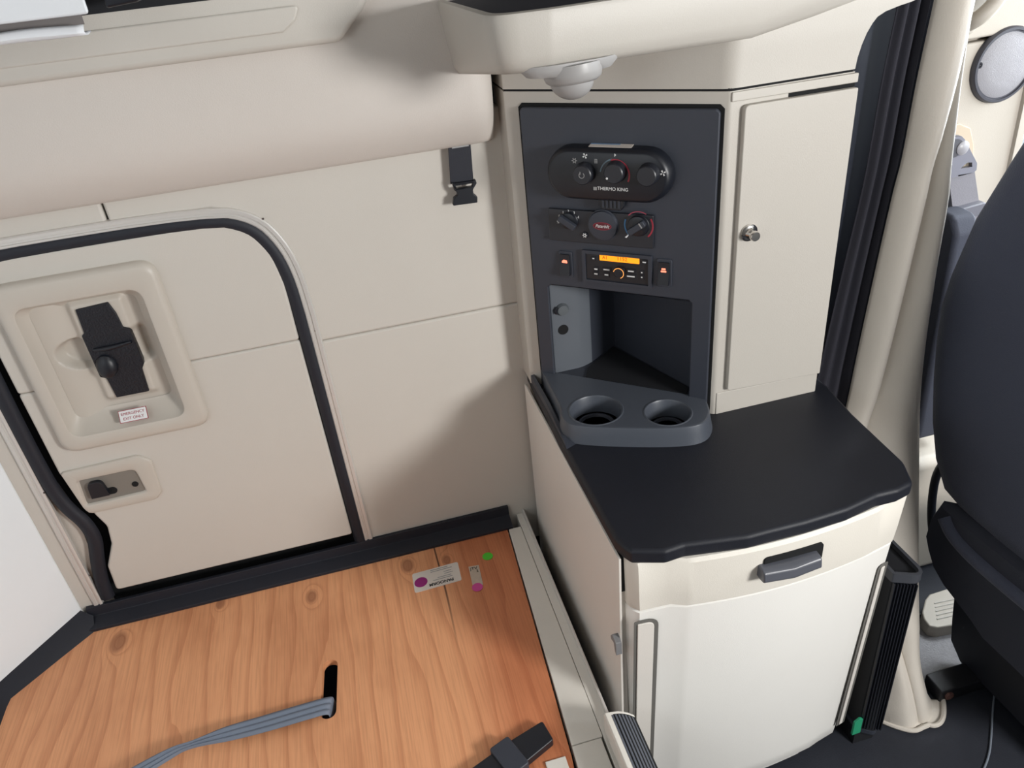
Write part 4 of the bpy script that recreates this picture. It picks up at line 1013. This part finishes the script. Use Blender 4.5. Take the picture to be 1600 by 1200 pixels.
# ================================================================== DRIVER SIDE: SPEAKER, BELT, HANDLE, SEAT
sk = thing('speaker', (1.545, -.006, -.40), 'round grey mesh speaker on the cream door pillar', 'speaker')
scx, scz = 1.548, -.408
MB().lathe([(.084, 0), (.084, .010), (.081, .014), (.076, .014), (.075, .010)], (scx, -.004, scz), (0, -1, 0), 48, True, True).build('rim', mat('dark grey speaker rim', (70, 70, 78), .4), sk)
MB().lathe([(.0755, .008), (.070, .011), (.04, .0135), (.0005, .0145)], (scx, -.004, scz), (0, -1, 0), 48).build('grille', GRILLE, sk)
q = at(1530, 102, 'y', -.014)
MB().lathe([(.007, 0), (.007, .004), (.004, .004), (.003, .002), (.0004, .002)], (q.x, -.013, q.z), (0, -1, 0), 16).build('screw', mat('dark screw', (60, 60, 66), .3, metal=.6), sk)
gh = thing('grab_handle', (1.5, -.03, -.30), 'cream grab handle at the top of the door pillar', 'handle')
gpts = [at(1512, 38, 'y', -.005), at(1520, 34, 'y', -.03), at(1536, 24, 'y', -.045), at(1556, 4, 'y', -.05), at(1572, -25, 'y', -.05), at(1588, -60, 'y', -.045)]
MB().tube(smooth_path(gpts, 2), .017, 14).build('grip', CABIN, gh)
MB().lathe([(.026, 0), (.024, .010), (.016, .016)], at(1510, 36, 'y', -.005), (0, -1, 0), 20).build('mount', CABIN, gh)
# seat belt
sb = thing('seat_belt', (1.5, -.02, -.75), 'grey seat belt hanging from its pillar anchor', 'seat belt')
SBG = mat('grey belt anchor plastic', (128, 128, 138), .4)
def wq(px, py, y=-.03): 
    a, b = wallpx(px, py, y); return (a, y, b)
MB().prism([wq(*p, -.012) for p in ((1470, 200), (1500, 193), (1517, 200), (1522, 225), (1523, 262), (1470, 275))], (0, .008, 0)).build('recess_plate', mat('tan pillar cover', (196, 180, 158), .5), sb, bevel=.003)
MB().prism([wq(*p) for p in rpoly([(1482, 214), (1502, 212), (1508, 218), (1527, 255), (1526, 266), (1521, 270), (1472, 282), (1474, 250)], [2, 4, 4, 6, 4, 4, 3, 3], 3)], (0, .012, 0), [[wq(*p) for p in ((1500, 264), (1512, 254), (1519, 254), (1519, 261))]]).build('anchor', SBG, sb, bevel=.003)
q = wq(1503, 231, -.03)
MB().lathe([(.017, 0), (.017, .004), (.012, .008), (.0005, .009)], q, (0, -1, 0), 24).build('bolt', mat('pale bolt cap', (160, 158, 162), .35), sb)
q = wq(1492, 232, -.0305)
MB().lathe([(.022, 0), (.022, .0015), (.0005, .0015)], q, (0, -1, 0), 24).build('bolt_well', mat('dark grey well', (84, 84, 90), .5), sb)
MB().prism([wq(*p, -.026) for p in ((1482, 274), (1523, 266), (1530, 316), (1540, 390), (1500, 400), (1489, 330))], (0, .003, 0)).build('webbing', BELT, sb, bevel=.0008)
MB().prism([wq(*p, -.045) for p in ((1478, 336), (1490, 330), (1540, 316), (1545, 322), (1530, 338), (1496, 345))], (0, .03, 0)).build('sleeve', mat('grey belt sleeve', (112, 112, 120), .45), sb, bevel=.004)
MB().prism([wq(*p, -.010) for p in ((1470, 280), (1482, 276), (1488, 330), (1484, 345), (1466, 345))], (0, .004, 0)).build('belt_return', BELT, sb)
# driver's seat seen from behind
se = thing('driver_seat', (1.52, -.62, FL), 'large dark grey fabric driver seat seen from behind', 'seat')
edge = [(-.58, -.20), (-.47, -.30), (-.395, -.40), (-.350, -.50), (-.290, -.644), (-.256, -.78), (-.246, -.86), (-.252, -.96), (-.266, -1.06), (-.290, -1.17), (-.325, -1.265), (-.372, -1.33), (-.43, -1.345), (-.56, -1.35)]
yc = -.64
ringL = [(y, z) for y, z in edge]
ringR = [(2 * yc - y, z) for y, z in reversed(edge)]
oring = ringL + ringR[0:]
def sring(x, inset):
    out = []
    cz = -.8
    for y, z in oring:
        d = Vector((y - yc, (z - cz) * .75)); l = d.length
        k = (l - inset) / l
        out.append((x + (z + 1.34) * -.03, yc + (y - yc) * k, cz + (z - cz) * k))
    return out
MB().loft([sring(1.285, .12), sring(1.285, .05), sring(1.292, .018), sring(1.312, .0), sring(1.40, .006), sring(1.43, .03), sring(1.445, .10)]).build('backrest', FABRIC, se)
# cushion and skirt under the backrest
cpx = [(1470, 784), (1454, 806), (1446, 833), (1450, 855), (1458, 883), (1475, 913), (1517, 967), (1539, 1000), (1600, 1058), (1690, 1150), (1760, 1080), (1720, 985), (1600, 890), (1500, 810)]
cpt = [at(*p, 'x', 1.27) for p in cpx]; ccen = sum(cpt, Vector()) / len(cpt)
def cring(x, g, sh): return [(x, ccen.y + (p.y - ccen.y) * (1 - g) - sh, ccen.z + (p.z - ccen.z) * (1 - g)) for p in cpt]
MB().loft([cring(1.262, .12, 0), cring(1.264, .05, 0), cring(1.28, 0, 0), cring(1.40, 0, .10), cring(1.72, 0, .26), cring(1.75, .05, .26)]).build('cushion', FABRIC2, se)
bpx = [(1492, 925), (1488, 965), (1486, 1000), (1500, 1033), (1553, 1087), (1600, 1135), (1680, 1215), (1680, 1080), (1540, 960)]
bpt = [at(*p, 'x', 1.33) for p in bpx]
MB().prism(bpt, (.30, -.20, 0)).build('base_cover', mat('black seat base cover', (30, 32, 40), .6), se)
rol = [at(*p, 'x', 1.262) for p in ((1477, 808), (1490, 838), (1526, 876), (1600, 938), (1720, 1032))] if True else [Vector((1.272, y, z)) for y, z in ((-.345, -1.335), (-.37, -1.375), (-.44, -1.392), (-.60, -1.400), (-.98, -1.402))]
MB().tube(smooth_path(rol, 2), .018, 14).build('cushion_roll', FABRIC, se)
MB().tube(smooth_path([at(*p, 'x', 1.37) for p in ((1478, 718), (1462, 742), (1456, 780), (1455, 815), (1460, 850))], 2), .011, 10).build('side_loop', BLACK, se)
ar = [(at(1462, 338, 'x', 1.45)), ]
arm = MB()
ay0, ay1 = -.135, -.035
arm.prism([(1.415, y, z) for y, z in rpoly([(-.140, -1.365), (-.118, -.765), (-.095, -.725), (-.02, -.722), (.0, -1.365)], [.02, .03, .03, .03, .02])], (.07, 0, 0))
arm.build('armrest', FABRIC2, se, bevel=.018, seg=4, label='dark padded armrest folded upright')
MB().box(1.42, 1.72, -.95, -.58, -1.79, -1.69).build('base', BLACK_M, se, bevel=.01)
bq = [at(*p, 'y', -.60) for p in ((1441, 1054), (1508, 1034), (1545, 1068), (1466, 1086))]
b1 = MB(); b1.box(1.215, 1.52, -.60, -.54, FL, -1.787).build('bracket', mat('black steel bracket', (30, 31, 36), .5), se, bevel=.004)
bb_ = at(1494, 1054, 'y', -.603)
MB().lathe([(.012, 0), (.012, .006), (.0005, .007)], (bb_.x, -.600, min(bb_.z, -1.805)), (0, -1, 0), 6).build('bolt', mat('rusty bolt', (104, 72, 66), .6), se)
MB().box(1.42, 1.70, -.92, -.62, FL, -1.78).build('pedestal', BLACK_M, se)
# rounded dark seat tank behind the curtain edge
dk = at(1452, 905, 'y', -.36)
# carpet patch and ribbed sill plate
cpq = [at(*p, 'z', FL + .012) for p in ((1420, 975), (1460, 962), (1510, 970), (1506, 1030), (1498, 1046), (1445, 1066), (1420, 1050))]
tag(MB().prism([(q.x, q.y, FL + .001) for q in cpq], (0, 0, .011)).build('carpet', CARPET, bevel=.003), 'scrap of grey carpet on the floor beside the curtain', 'carpet')
spz = FL + .05
spl = thing('sill_plate', (1.42, -.34, FL), 'cream plastic sill plate with moulded ribs beside the seat', 'sill plate')
spq = [at(*p, 'z', spz) for p in ((1446, 936), (1452, 928), (1490, 916), (1550, 912), (1550, 962), (1508, 973), (1466, 981), (1452, 978), (1443, 967), (1441, 955))]
MB().prism([(q.x, q.y, spz - .045) for q in spq], (0, 0, .045)).build('plate', CABIN, spl, bevel=.005, seg=3)
for k in range(5):
    a = at(1460 + k * 1.0, 943 + k * 6.2, 'z', spz); b = at(1498, 935 + k * 6.2, 'z', spz)
    MB().tube([(a.x, a.y, spz + .0005), (b.x, b.y, spz + .0005)], .0022, 6).build('rib', PLAST, spl)
wire = [at(1554, 1084, 'z', FL + .003), at(1551, 1110, 'z', FL + .003), at(1549, 1150, 'z', FL + .003), at(1546, 1180, 'z', FL + .003), at(1534, 1210, 'z', FL + .003), at(1520, 1235, 'z', FL + .003)]
tag(MB().tube(smooth_path(wire, 2), .0024, 8).build('wire', mat('grey wire', (130, 138, 150), .4)), 'thin grey wire lying on the black floor mat', 'wire')
